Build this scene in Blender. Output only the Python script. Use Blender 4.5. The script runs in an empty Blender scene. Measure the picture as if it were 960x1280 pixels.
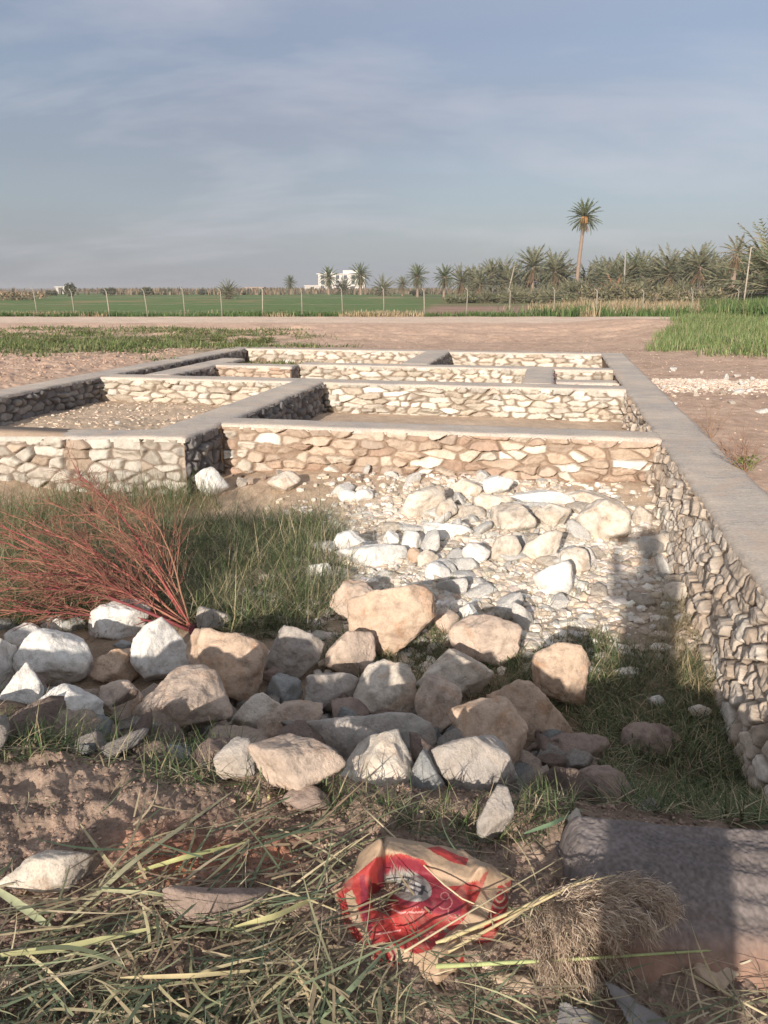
import bpy, math, random
import numpy as np
from mathutils import Vector, Matrix
random.seed(7)
rng = np.random.default_rng(11)
R = math.radians
scene = bpy.context.scene
COL = scene.collection

# ------------------------------------------------------------------ camera, world, sun, exposure
CH = 1.5                      # eye above the wall tops (z = 0)
FPX = 1000.0
PITCH = math.atan(280 / FPX)
cam_d = bpy.data.cameras.new('camera'); cam = bpy.data.objects.new('camera', cam_d); COL.objects.link(cam)
cam.location = (0, 0, CH); cam.rotation_euler = (math.pi / 2 - PITCH, 0, 0)
cam_d.sensor_fit = 'VERTICAL'; cam_d.sensor_height = 24; cam_d.lens = 24 * FPX / 1280
cam_d.clip_start = 0.01; cam_d.clip_end = 9000
scene.camera = cam

SUN_AZ = R(197.7); SUN_EL = R(16.8)
world = bpy.data.worlds.new('World'); scene.world = world; world.use_nodes = True
wn, wl = world.node_tree.nodes, world.node_tree.links
wn.clear()
w_out = wn.new('ShaderNodeOutputWorld'); w_bg = wn.new('ShaderNodeBackground'); w_bg.inputs[1].default_value = 0.125
sky = wn.new('ShaderNodeTexSky'); sky.sky_type = 'NISHITA'; sky.sun_disc = False
sky.sun_elevation = SUN_EL; sky.sun_rotation = SUN_AZ; sky.air_density = 1.0; sky.dust_density = 2.5; sky.ozone_density = 1.5
# a thin high cloud deck, laid out by direction in the sky
tc = wn.new('ShaderNodeTexCoord'); sep = wn.new('ShaderNodeSeparateXYZ'); wl.new(tc.outputs['Generated'], sep.inputs[0])
addz = wn.new('ShaderNodeMath'); addz.operation = 'ADD'; addz.inputs[1].default_value = 0.34; wl.new(sep.outputs[2], addz.inputs[0])
dx = wn.new('ShaderNodeMath'); dx.operation = 'DIVIDE'; wl.new(sep.outputs[0], dx.inputs[0]); wl.new(addz.outputs[0], dx.inputs[1])
dy = wn.new('ShaderNodeMath'); dy.operation = 'DIVIDE'; wl.new(sep.outputs[1], dy.inputs[0]); wl.new(addz.outputs[0], dy.inputs[1])
cmb = wn.new('ShaderNodeCombineXYZ'); wl.new(dx.outputs[0], cmb.inputs[0]); wl.new(dy.outputs[0], cmb.inputs[1])
mp = wn.new('ShaderNodeMapping'); mp.inputs['Scale'].default_value = (0.9, 1.5, 1); mp.inputs['Rotation'].default_value = (0, 0, R(-24)); mp.inputs['Location'].default_value = (0.35, 0.2, 0)
wl.new(cmb.outputs[0], mp.inputs[0])
n1 = wn.new('ShaderNodeTexNoise'); n1.inputs['Scale'].default_value = 1.1; n1.inputs['Detail'].default_value = 7; n1.inputs['Roughness'].default_value = 0.42; n1.inputs['Distortion'].default_value = 0.15
wl.new(mp.outputs[0], n1.inputs['Vector'])
cr = wn.new('ShaderNodeValToRGB'); cr.color_ramp.elements[0].position = 0.36; cr.color_ramp.elements[0].color = (0.74, 0.74, 0.74, 1)
cr.color_ramp.elements[1].position = 0.78; cr.color_ramp.elements[1].color = (1, 1, 1, 1)
wl.new(n1.outputs['Fac'], cr.inputs[0])
# cloud colour: bluish slate low down and to one side, paler lilac grey higher up
cc = wn.new('ShaderNodeValToRGB')
e = cc.color_ramp.elements
e[0].position = 0.0; e[0].color = (0.34, 0.355, 0.38, 1)
e[1].position = 0.55; e[1].color = (0.40, 0.41, 0.45, 1)
m1 = e.new(0.10); m1.color = (0.29, 0.32, 0.375, 1)
m2 = e.new(0.26); m2.color = (0.235, 0.275, 0.37, 1)
wl.new(sep.outputs[2], cc.inputs[0])
side = wn.new('ShaderNodeMapRange'); side.inputs[1].default_value = -0.45; side.inputs[2].default_value = 0.45; side.inputs[3].default_value = 6.9; side.inputs[4].default_value = 9.2
wl.new(sep.outputs[0], side.inputs[0])
cm = wn.new('ShaderNodeVectorMath'); cm.operation = 'SCALE'; wl.new(cc.outputs[0], cm.inputs[0]); wl.new(side.outputs[0], cm.inputs['Scale'])
mx = wn.new('ShaderNodeMix'); mx.data_type = 'RGBA'
wl.new(cr.outputs[0], mx.inputs[0]); wl.new(sky.outputs[0], mx.inputs[6]); wl.new(cm.outputs[0], mx.inputs[7])
# pale streaks of cirrus over the deck
mp2 = wn.new('ShaderNodeMapping'); mp2.inputs['Scale'].default_value = (0.9, 2.2, 1); mp2.inputs['Rotation'].default_value = (0, 0, R(14)); mp2.inputs['Location'].default_value = (3.1, 1.7, 0)
wl.new(cmb.outputs[0], mp2.inputs[0])
n2 = wn.new('ShaderNodeTexNoise'); n2.inputs['Scale'].default_value = 1.3; n2.inputs['Detail'].default_value = 9; n2.inputs['Roughness'].default_value = 0.58; n2.inputs['Distortion'].default_value = 0.3
wl.new(mp2.outputs[0], n2.inputs['Vector'])
cr2 = wn.new('ShaderNodeMapRange'); cr2.inputs[1].default_value = 0.48; cr2.inputs[2].default_value = 0.80; cr2.inputs[3].default_value = 0; cr2.inputs[4].default_value = 0.6
wl.new(n2.outputs['Fac'], cr2.inputs[0])
mx2 = wn.new('ShaderNodeMix'); mx2.data_type = 'RGBA'; mx2.inputs[7].default_value = (4.2, 4.15, 4.45, 1)
wl.new(cr2.outputs[0], mx2.inputs[0]); wl.new(mx.outputs[2], mx2.inputs[6])
wl.new(mx2.outputs[2], w_bg.inputs[0]); wl.new(w_bg.outputs[0], w_out.inputs[0])

sun_d = bpy.data.lights.new('sun', 'SUN'); sun = bpy.data.objects.new('sun', sun_d); COL.objects.link(sun)
sun_d.energy = 5.0; sun_d.angle = R(0.7); sun_d.color = (1.0, 0.90, 0.79)
sdir = Vector((math.sin(SUN_AZ) * math.cos(SUN_EL), math.cos(SUN_AZ) * math.cos(SUN_EL), math.sin(SUN_EL)))
sun.rotation_euler = sdir.to_track_quat('Z', 'Y').to_euler()
vs = scene.view_settings
vs.view_transform = 'Standard'; vs.look = 'None'; vs.gamma = 1; vs.use_curve_mapping = False; vs.exposure = 0.40

# ------------------------------------------------------------------ numeric helpers
def _h(ix, iy, iz, s):
    v = (ix.astype(np.int64) * 374761393 + iy.astype(np.int64) * 668265263 + iz.astype(np.int64) * 2147483647 + s * 1274126177) & 0xffffffff
    v = ((v ^ (v >> 13)) * 1274126177) & 0xffffffff
    v = ((v ^ (v >> 16)) * 2246822519) & 0xffffffff
    return ((v ^ (v >> 15)) & 0xffff) / 32767.5 - 1.0
def vn(x, y, z=None, s=0):
    x = np.asarray(x, float); y = np.asarray(y, float); z = np.zeros_like(x) if z is None else np.asarray(z, float)
    ix, iy, iz = np.floor(x), np.floor(y), np.floor(z); fx, fy, fz = x - ix, y - iy, z - iz
    fx, fy, fz = [f * f * f * (f * (f * 6 - 15) + 10) for f in (fx, fy, fz)]
    def L(a, b, t): return a + (b - a) * t
    r = []
    for k in (0, 1):
        r.append(L(L(_h(ix, iy, iz + k, s), _h(ix + 1, iy, iz + k, s), fx), L(_h(ix, iy + 1, iz + k, s), _h(ix + 1, iy + 1, iz + k, s), fx), fy))
    return L(r[0], r[1], fz)
def fbm(x, y, z=None, o=4, s=0, g=0.5):
    a, t, n = 1.0, 0.0, 0.0; f = 1.0
    x = np.asarray(x, float); y = np.asarray(y, float); z = np.zeros_like(x) if z is None else np.asarray(z, float)
    for k in range(o):
        t = t + a * vn(x * f + 17.3 * k, y * f - 9.1 * k, z * f + 3.7 * k, s + k); n += a; a *= g; f *= 2.03
    return t / n
def sst(a, b, x):
    t = np.clip((np.asarray(x, float) - a) / (b - a), 0, 1); return t * t * (3 - 2 * t)

AX = R(11.7); SA, CA = math.sin(AX), math.cos(AX)      # the foundation runs 11.7 degrees to the right
def bw(u, v, z=0.0): return (u * CA + v * SA, -u * SA + v * CA, z)
def wb(x, y): return x * CA - y * SA, x * SA + y * CA

def ray(px, py):
    r = (px - 480) / FPX; u = (640 - py) / FPX
    return np.array([r, math.cos(PITCH) + u * math.sin(PITCH), -math.sin(PITCH) + u * math.cos(PITCH)])
def at_y(px, py, Y):                                   # a point of that bearing at world distance Y
    d = ray(px, py); t = Y / d[1]; return np.array([d[0] * t, Y, CH + d[2] * t])
def at_z(px, py, z):
    d = ray(px, py); t = (z - CH) / d[2]; return np.array([d[0] * t, d[1] * t, z])

def G(x, y):
    """height of the ground"""
    x = np.asarray(x, float); y = np.asarray(y, float)
    u, v = wb(x, y)
    w1 = fbm(x * 0.8, y * 0.8, s=3, o=3); w2 = fbm(x * 4, y * 4, s=5, o=4); w3 = fbm(x * 16, y * 16, s=8, o=3)
    fan = sst(62, 42, np.degrees(np.abs(np.arctan2(x, np.maximum(y, -1e9))))); w3 = w3 * fan; w2 = w2 * fan
    out = -0.05 + 0.02 * w1 + 0.012 * w2
    # ploughed clods left of the foundation
    till = sst(-8.1, -8.9, u) * sst(3, 6, v) * sst(24, 20, y)
    out = out + till * (0.05 * np.abs(fbm(x * 2.2, y * 2.2, s=21, o=4)) * 2 + 0.03 * w3 + 0.03)
    # track on its low bank
    track = sst(27, 35.5, y + 0.5 * w1) * sst(46.5, 44, y)
    out = out - 0.20 * sst(20.5, 25, v) * sst(48, 44, y) + track * 0.27 + 0.10 * sst(25, 29, y) * sst(37, 33, y) * fbm(x * 0.9, y * 1.5, s=31, o=5, g=0.6)
    out = out - 0.03 * sst(2.0, 2.4, u) * sst(22, 20, v) * (np.exp(-((x - 0.32 * y - 1.6) / 0.12) ** 2) + np.exp(-((x - 0.32 * y - 3.0) / 0.12) ** 2)) + 0.012 * sst(20.4, 21, v) * fbm(x * 5, y * 5, s=33, o=4)
    # right-hand rise under the tall grass
    out = out + 0.35 * sst(6.5, 11, x) * sst(14, 22, y) * sst(42, 30, y)
    # trench and rooms
    fl = np.full_like(x, 0.0) - 0.73
    fl = fl + 0.13 * sst(6.4, 8.5, v) + 0.06 * sst(0.3, 1.2, u) * sst(3.6, 5, v)
    mx_ = x - 0.75; my_ = y - 6.4
    fl = fl + 0.13 * np.exp(-(mx_ ** 2 / 1.6 + my_ ** 2 / 2.2)) + 0.10 * sst(7.2, 8.5, v) * sst(-2.5, -0.5, x)
    fl = fl + 0.035 * w1 + 0.022 * w2 + 0.008 * w3
    fl = np.where(v > 8.85, -0.50 + 0.02 * w1 + 0.01 * w2, fl)
    fl = np.where((v > 7.9) & (u < -3.95), -0.42 + 0.05 * w1 + 0.02 * w2 + 0.02 * w3, fl)
    fl = np.where(v > 13.1, -0.36 + 0.02 * w1, fl)
    inside = ((u < 1.4) & (v < 20.0) & (u > -8.0)) | ((u <= -8.0) & (v < 7.9) & (u < 1.4))
    fl = fl + 0.30 * sst(-4.8, -7.5, u) * sst(6.6, 7.6, v) * (v < 7.9)
    left_end = sst(-9.5, -12.5, u) * sst(9, 7, v)
    fl = fl * (1 - left_end) - 0.05 * left_end
    out = np.where(inside | ((v < 7.9) & (u < 1.4)), fl, out)
    # the near bank, dug soil
    crest = 2.20 - 0.14 * x + 0.07 * fbm(x * 2.1, x * 0.3 + 4, s=41, o=3)
    zc = -0.085 - 0.035 * x
    rough = 0.034 * w2 + 0.026 * w3 + 0.040 * fan * np.abs(fbm(x * 11, y * 11, s=44, o=5, g=0.65)) + 0.02 * w1
    bank = zc + rough - 0.05 * sst(1.9, 1.3, y) * sst(0.9, 1.1, y) + 0.0 * x
    slope = sst(-0.05, 1.15, y - crest)
    foot = -0.73 + 0.03 * w1 + 0.02 * w2 + 0.008 * w3
    near = bank * (1 - slope) + foot * slope
    heap = 0.30 * np.exp(-(((x + 1.45) / 0.55) ** 2 + ((y - 3.35) / 0.42) ** 2) ** 1.3) + 0.20 * np.exp(-(((x + 0.1) / 0.85) ** 2 + ((y - 3.15) / 0.4) ** 2))
    near = near + heap * sst(0.1, 0.5, y - crest)
    k = sst(1.8, 2.2, y - crest)
    zone = (v < 7.9) & (u < 1.4)
    out = np.where(zone, near * (1 - k) + out * k, out)
    near_out = sst(1.5, 1.15, v); out = out * (1 - near_out * sst(1.0, 1.5, u)) + near_out * sst(1.0, 1.5, u) * (-0.06 + 0.02 * w1 + 0.01 * w2)
    return out
def g1(x, y): return float(G(np.array([x]), np.array([y]))[0])
def hit(px, py):
    d = ray(px, py); t = np.geomspace(1.0, 300, 6000)
    X, Y, Z = d[0] * t, d[1] * t, CH + d[2] * t
    k = np.argmax(Z < G(X, Y)); return np.array([X[k], Y[k], Z[k]])

# ------------------------------------------------------------------ mesh helpers
def mk(name, V, F, mat=None, parent=None, cols=None, smooth=True, link=True):
    V = np.asarray(V, np.float32).reshape(-1, 3)
    me = bpy.data.meshes.new(name)
    if isinstance(F, np.ndarray) and F.ndim == 2:
        nf, k = F.shape
        me.vertices.add(len(V)); me.vertices.foreach_set('co', V.ravel())
        me.loops.add(nf * k); me.loops.foreach_set('vertex_index', F.astype(np.int32).ravel())
        me.polygons.add(nf); me.polygons.foreach_set('loop_start', np.arange(nf, dtype=np.int32) * k)
        me.update(calc_edges=True)
    else:
        me.from_pydata([tuple(map(float, p)) for p in V], [], [tuple(map(int, f)) for f in F])
        me.update()
    me.polygons.foreach_set('use_smooth', np.full(len(me.polygons), smooth))
    if cols is not None:
        c = np.ones((len(V), 4), np.float32); c[:, :3] = cols
        at = me.color_attributes.new('Col', 'FLOAT_COLOR', 'POINT'); at.data.foreach_set('color', c.ravel())
    if mat: me.materials.append(mat)
    o = bpy.data.objects.new(name, me)
    if link: COL.objects.link(o)
    if parent: o.parent = parent
    return o
def tag(o, label=None, cat=None, group=None, kind=None):
    if label: o['label'] = label
    if cat: o['category'] = cat
    if group: o['group'] = group
    if kind: o['kind'] = kind
    return o
def thing(name, label, cat, loc=(0, 0, 0), rz=0, group=None):
    o = bpy.data.objects.new(name, None); COL.objects.link(o)
    o.location = [float(c) for c in loc]; o.rotation_euler = (0, 0, rz); o.empty_display_size = 0.1
    return tag(o, label, cat, group)
def grid_faces(nu, nv):
    i = np.arange(nu - 1)[:, None] * nv + np.arange(nv - 1)[None, :]
    return np.stack([i, i + nv, i + nv + 1, i + 1], -1).reshape(-1, 4)
class MB:                                               # joins pieces that belong to one part
    def __init__(s): s.V = []; s.F = []; s.C = []; s.n = 0
    def add(s, V, F, C=None):
        V = np.asarray(V, float).reshape(-1, 3); F = np.asarray(F)
        if F.shape[1] == 3: F = np.concatenate([F, F[:, 2:3]], 1); 
        s.V.append(V); s.F.append(F + s.n); s.n += len(V)
        s.C.append(np.broadcast_to(np.asarray(C if C is not None else (1, 1, 1), float), (len(V), 3)))
    def build(s, name, mat, parent=None, smooth=True):
        V = np.concatenate(s.V); F = np.concatenate(s.F); C = np.concatenate(s.C)
        tri = F[:, 2] == F[:, 3]
        if tri.all(): F = F[:, :3]
        elif tri.any():
            faces = [tuple(f[:3]) if t else tuple(f) for f, t in zip(F.tolist(), tri)]
            return mk(name, V, faces, mat, parent, C, smooth)
        return mk(name, V, F, mat, parent, C, smooth)
def tube(mb, pts, rad, n=6, col=None, cap=True):
    P = np.asarray(pts, float); m = len(P); r = np.broadcast_to(np.asarray(rad, float), (m,))
    T = np.gradient(P, axis=0); T /= np.linalg.norm(T, axis=1, keepdims=True) + 1e-9
    ref = np.array([0, 0, 1.0]) if abs(T[0, 2]) < 0.9 else np.array([1.0, 0, 0])
    A = np.cross(T, ref); A /= np.linalg.norm(A, axis=1, keepdims=True) + 1e-9; B = np.cross(T, A)
    a = np.arange(n) * 2 * math.pi / n
    V = P[:, None] + r[:, None, None] * (np.cos(a)[None, :, None] * A[:, None] + np.sin(a)[None, :, None] * B[:, None])
    i = np.arange(m - 1)[:, None] * n + np.arange(n)[None]; j = np.arange(m - 1)[:, None] * n + (np.arange(n)[None] + 1) % n
    F = np.stack([i, j, j + n, i + n], -1).reshape(-1, 4)
    V = V.reshape(-1, 3)
    if cap:
        V = np.concatenate([V, P[:1], P[-1:]]); b = m * n
        k = np.arange(n); F0 = np.stack([(k + 1) % n, k, np.full(n, b), np.full(n, b)], -1)
        F1 = np.stack([(m - 1) * n + k, (m - 1) * n + (k + 1) % n, np.full(n, b + 1), np.full(n, b + 1)], -1)
        F = np.concatenate([F, F0, F1])
    mb.add(V, F, col)
def box(mb, lo, hi, col=None, M=None):
    x0, y0, z0 = lo; x1, y1, z1 = hi
    V = np.array([(x0, y0, z0), (x1, y0, z0), (x1, y1, z0), (x0, y1, z0), (x0, y0, z1), (x1, y0, z1), (x1, y1, z1), (x0, y1, z1)], float)
    if M is not None: V = M(V)
    mb.add(V, np.array([(0, 3, 2, 1), (4, 5, 6, 7), (0, 1, 5, 4), (1, 2, 6, 5), (2, 3, 7, 6), (3, 0, 4, 7)]), col)
def ribbons(P, h, w, az, lean, curl, cols, segs=4, roll=None, base_w=0.7, turn=None):
    """grass blades / straws: tapered curved strips. all inputs arrays of N"""
    N = len(P); h, w, az, lean, curl = [np.broadcast_to(np.asarray(q, float), (N,)) for q in (h, w, az, lean, curl)]
    dirx = np.stack([np.cos(az), np.sin(az), np.zeros(N)], 1); perp = np.stack([-np.sin(az), np.cos(az), np.zeros(N)], 1)
    if roll is not None:
        up = np.array([0, 0, 1.0]); perp = perp * np.cos(roll)[:, None] + up * np.sin(roll)[:, None]
    pos = P.astype(float).copy(); rows = []
    turn = np.zeros(N) if turn is None else turn
    for k in range(segs + 1):
        s = k / segs
        wd = w * (base_w + (1 - base_w) * min(1, s * 3)) * (1 - s ** 2.2) + w * 0.04
        rows.append(np.stack([pos - perp * wd[:, None] / 2, pos + perp * wd[:, None] / 2], 1))
        th = lean + curl * (s + 0.5 / segs); a2 = az + turn * s; dirx = np.stack([np.cos(a2), np.sin(a2), np.zeros(N)], 1)
        pos = pos + (h / segs)[:, None] * (dirx * np.sin(th)[:, None] + np.array([0, 0, 1.0]) * np.cos(th)[:, None])
    V = np.stack(rows, 1)                                # N, segs+1, 2, 3
    b = (np.arange(N) * (segs + 1) * 2)[:, None] + (np.arange(segs) * 2)[None]
    F = np.stack([b, b + 1, b + 3, b + 2], -1).reshape(-1, 4)
    C = np.repeat(np.asarray(cols, float), (segs + 1) * 2, 0)
    return V.reshape(-1, 3), F, C
def pick(pal, n, jit=0.12, r=None):
    r = r or rng; pal = np.asarray(pal, float)
    c = pal[r.integers(0, len(pal), n)]
    return np.clip(c * (1 + jit * r.standard_normal((n, 1))) * (1 + 0.015 * r.standard_normal((n, 3))), 0.005, 0.9)

# ------------------------------------------------------------------ materials
def material(name, build):
    m = bpy.data.materials.new(name); m.use_nodes = True; nt = m.node_tree
    bs = nt.nodes['Principled BSDF']; build(nt, nt.nodes, nt.links, bs); return m
def noise(N, L, vec, scale, detail=5, rough=0.55, dist=0.0):
    t = N.new('ShaderNodeTexNoise'); t.inputs['Scale'].default_value = scale; t.inputs['Detail'].default_value = detail
    t.inputs['Roughness'].default_value = rough; t.inputs['Distortion'].default_value = dist; L.new(vec, t.inputs['Vector']); return t
def ramp(N, L, fac, stops):
    r = N.new('ShaderNodeValToRGB'); L.new(fac, r.inputs[0]); el = r.color_ramp.elements
    el[0].position, el[0].color = stops[0][0], (*stops[0][1], 1); el[1].position, el[1].color = stops[-1][0], (*stops[-1][1], 1)
    for p, c in stops[1:-1]: q = el.new(p); q.color = (*c, 1)
    return r
def mixc(N, L, fac, a, b, mode='MIX'):
    m = N.new('ShaderNodeMix'); m.data_type = 'RGBA'; m.blend_type = mode
    for s, v in ((0, fac), (6, a), (7, b)):
        if isinstance(v, (int, float)): m.inputs[s].default_value = v
        elif isinstance(v, tuple): m.inputs[s].default_value = (*v, 1)
        else: L.new(v, m.inputs[s])
    return m.outputs[2]
def bump(N, L, bs, h, strength=0.5, dist=0.02, prev=None):
    b = N.new('ShaderNodeBump'); b.inputs['Strength'].default_value = strength; b.inputs['Distance'].default_value = dist
    L.new(h, b.inputs['Height'])
    if prev is not None: L.new(prev, b.inputs['Normal'])
    L.new(b.outputs[0], bs.inputs['Normal']); return b.outputs[0]
def attr_mat(name, rough=0.9, scales=((6, 0.35), (60, 0.35)), bumps=((40, 0.5, 0.01),), coord='Object', spec=0.2, trans=0.0):
    def f(nt, N, L, bs):
        a = N.new('ShaderNodeAttribute'); a.attribute_name = 'Col'; t = N.new('ShaderNodeTexCoord'); vec = t.outputs[coord]
        c = a.outputs['Color']
        for sc, amt in scales:
            n = noise(N, L, vec, sc, 6, 0.6); r = ramp(N, L, n.outputs['Fac'], [(0.25, (1 - amt,) * 3), (0.75, (1 + amt * 0.8,) * 3)])
            c = mixc(N, L, 1.0, c, r.outputs[0], 'MULTIPLY')
        L.new(c, bs.inputs['Base Color']); bs.inputs['Roughness'].default_value = rough; bs.inputs['Specular IOR Level'].default_value = spec
        p = None
        for sc, st, di in bumps:
            n = noise(N, L, vec, sc, 8, 0.65); p = bump(N, L, bs, n.outputs['Fac'], st, di, p)
        if trans:
            tr = N.new('ShaderNodeBsdfTranslucent'); L.new(c, tr.inputs[0]); mxs = N.new('ShaderNodeMixShader'); mxs.inputs[0].default_value = trans
            L.new(bs.outputs[0], mxs.inputs[1]); L.new(tr.outputs[0], mxs.inputs[2]); L.new(mxs.outputs[0], N['Material Output'].inputs[0])
    return material(name, f)
M_ground = attr_mat('soil', 0.95, ((0.7, 0.18), (9, 0.22), (70, 0.35)), ((12, 0.35, 0.03), (60, 0.6, 0.012), (260, 0.5, 0.004)))
M_stone = attr_mat('wall_stone', 0.88, ((11, 0.16), (70, 0.18)), ((30, 0.4, 0.012), (140, 0.4, 0.004)))
M_leaf = attr_mat('leaf', 0.6, ((3, 0.2),), (), spec=0.3, trans=0.25)
M_blade = attr_mat('grass_blade', 0.55, ((25, 0.25),), (), spec=0.35, trans=0.22)
M_twig = attr_mat('twig', 0.7, ((30, 0.3),), ((90, 0.4, 0.003),), spec=0.3)
M_paper = attr_mat('printed_paper', 0.6, ((14, 0.2), (90, 0.12)), ((30, 0.35, 0.006), (120, 0.25, 0.002)), spec=0.35)
M_plain = attr_mat('weathered', 0.85, ((5, 0.2), (40, 0.2)), ((60, 0.4, 0.004),))
M_paint = attr_mat('limewash', 0.85, ((0.4, 0.12), (3, 0.1)), ())

def cement(nt, N, L, bs):
    t = N.new('ShaderNodeTexCoord'); mpn = N.new('ShaderNodeMapping'); L.new(t.outputs['Object'], mpn.inputs[0])
    mpn.inputs['Rotation'].default_value = (0, 0, AX + R(4)); mpn.inputs['Scale'].default_value = (1.6, 11, 1)
    st = noise(N, L, mpn.outputs[0], 1.3, 9, 0.72, 2.2); bl = noise(N, L, t.outputs['Object'], 1.1, 5, 0.6); fi = noise(N, L, t.outputs['Object'], 45, 6, 0.65)
    c = ramp(N, L, st.outputs['Fac'], [(0.25, (0.44, 0.39, 0.345)), (0.5, (0.56, 0.505, 0.445)), (0.75, (0.66, 0.60, 0.53))])
    d = ramp(N, L, bl.outputs['Fac'], [(0.3, (0.72, 0.73, 0.76)), (0.7, (1.12, 1.06, 0.98))])
    f = ramp(N, L, fi.outputs['Fac'], [(0.3, (0.78,) * 3), (0.7, (1.15,) * 3)])
    x = mixc(N, L, 1.0, c.outputs[0], d.outputs[0], 'MULTIPLY'); x = mixc(N, L, 1.0, x, f.outputs[0], 'MULTIPLY')
    vo = N.new('ShaderNodeTexVoronoi'); vo.feature = 'DISTANCE_TO_EDGE'; vo.inputs['Scale'].default_value = 1.3
    wv = noise(N, L, t.outputs['Object'], 5, 5, 0.7); av = N.new('ShaderNodeVectorMath'); av.operation = 'ADD'; L.new(t.outputs['Object'], av.inputs[0]); L.new(wv.outputs['Color'], av.inputs[1]); L.new(av.outputs[0], vo.inputs['Vector'])
    ck = ramp(N, L, vo.outputs['Distance'], [(0.0, (0.5,) * 3), (0.012, (1,) * 3)]); x = mixc(N, L, 0.8, x, ck.outputs[0], 'MULTIPLY')
    du = ramp(N, L, noise(N, L, t.outputs['Object'], 2.7, 6, 0.65, 1.0).outputs['Fac'], [(0.52, (0, 0, 0)), (0.68, (0.75,) * 3)]); x = mixc(N, L, du.outputs[0], x, (0.56, 0.43, 0.33))
    L.new(x, bs.inputs['Base Color']); bs.inputs['Roughness'].default_value = 0.9; bs.inputs['Specular IOR Level'].default_value = 0.2
    p = bump(N, L, bs, st.outputs['Fac'], 0.5, 0.02); bump(N, L, bs, fi.outputs['Fac'], 0.5, 0.006, p)
M_cement = material('cement_screed', cement)

def rock_mat(name, base, dark, stain, stain_amt, vein=0.0):
    def f(nt, N, L, bs):
        t = N.new('ShaderNodeTexCoord'); oi = N.new('ShaderNodeObjectInfo')
        ad = N.new('ShaderNodeVectorMath'); ad.operation = 'ADD'; L.new(t.outputs['Object'], ad.inputs[0])
        sc = N.new('ShaderNodeMath'); sc.operation = 'MULTIPLY'; sc.inputs[1].default_value = 37; L.new(oi.outputs['Random'], sc.inputs[0]); L.new(sc.outputs[0], ad.inputs[1])
        v = ad.outputs[0]
        big = noise(N, L, v, 4.5, 6, 0.6, 0.6); mid = noise(N, L, v, 17, 8, 0.68); fine = noise(N, L, v, 95, 6, 0.7); patch = noise(N, L, v, 6.5, 5, 0.6, 1.2)
        c = ramp(N, L, big.outputs['Fac'], [(0.3, dark), (0.52, base), (0.75, tuple(min(0.85, q * 1.16) for q in base))]).outputs[0]
        r = ramp(N, L, patch.outputs['Fac'], [(0.5 , (0, 0, 0)), (0.68, (1, 1, 1))]); ml = N.new('ShaderNodeMath'); ml.operation = 'MULTIPLY'; ml.inputs[1].default_value = stain_amt
        L.new(r.outputs[0], ml.inputs[0]); c = mixc(N, L, ml.outputs[0], c, stain)
        c = mixc(N, L, 1.0, c, ramp(N, L, mid.outputs['Fac'], [(0.32, (0.64,) * 3), (0.5, (1.0,) * 3), (0.72, (1.14,) * 3)]).outputs[0], 'MULTIPLY')
        c = mixc(N, L, 1.0, c, ramp(N, L, fine.outputs['Fac'], [(0.3, (0.84,) * 3), (0.7, (1.1,) * 3)]).outputs[0], 'MULTIPLY')
        L.new(c, bs.inputs['Base Color']); bs.inputs['Roughness'].default_value = 0.9; bs.inputs['Specular IOR Level'].default_value = 0.15
        mu = N.new('ShaderNodeTexNoise'); mu.noise_type = 'RIDGED_MULTIFRACTAL'; mu.inputs['Scale'].default_value = 9; mu.inputs['Detail'].default_value = 6; L.new(v, mu.inputs['Vector'])
        p = bump(N, L, bs, mu.outputs['Fac'], 0.4, 0.010); p = bump(N, L, bs, mid.outputs['Fac'], 0.9, 0.020, p); bump(N, L, bs, fine.outputs['Fac'], 0.8, 0.005, p)
    return material(name, f)
RM = {
 'white': rock_mat('chalk_white', (0.76, 0.73, 0.68), (0.64, 0.62, 0.58), (0.44, 0.34, 0.24), 0.25),
 'cream': rock_mat('cream_limestone', (0.66, 0.59, 0.50), (0.40, 0.34, 0.28), (0.52, 0.33, 0.20), 0.45),
 'tan': rock_mat('tan_limestone', (0.55, 0.44, 0.355), (0.40, 0.325, 0.27), (0.50, 0.32, 0.21), 0.55),
 'orange': rock_mat('ochre_limestone', (0.60, 0.455, 0.34), (0.47, 0.35, 0.265), (0.46, 0.25, 0.13), 0.6),
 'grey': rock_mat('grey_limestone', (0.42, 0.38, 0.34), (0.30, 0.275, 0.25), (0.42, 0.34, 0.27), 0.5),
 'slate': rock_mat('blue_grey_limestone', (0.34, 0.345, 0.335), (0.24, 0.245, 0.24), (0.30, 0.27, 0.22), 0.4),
 'brown': rock_mat('brown_stone', (0.34, 0.26, 0.215), (0.24, 0.19, 0.165), (0.33, 0.24, 0.18), 0.4),
}

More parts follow.
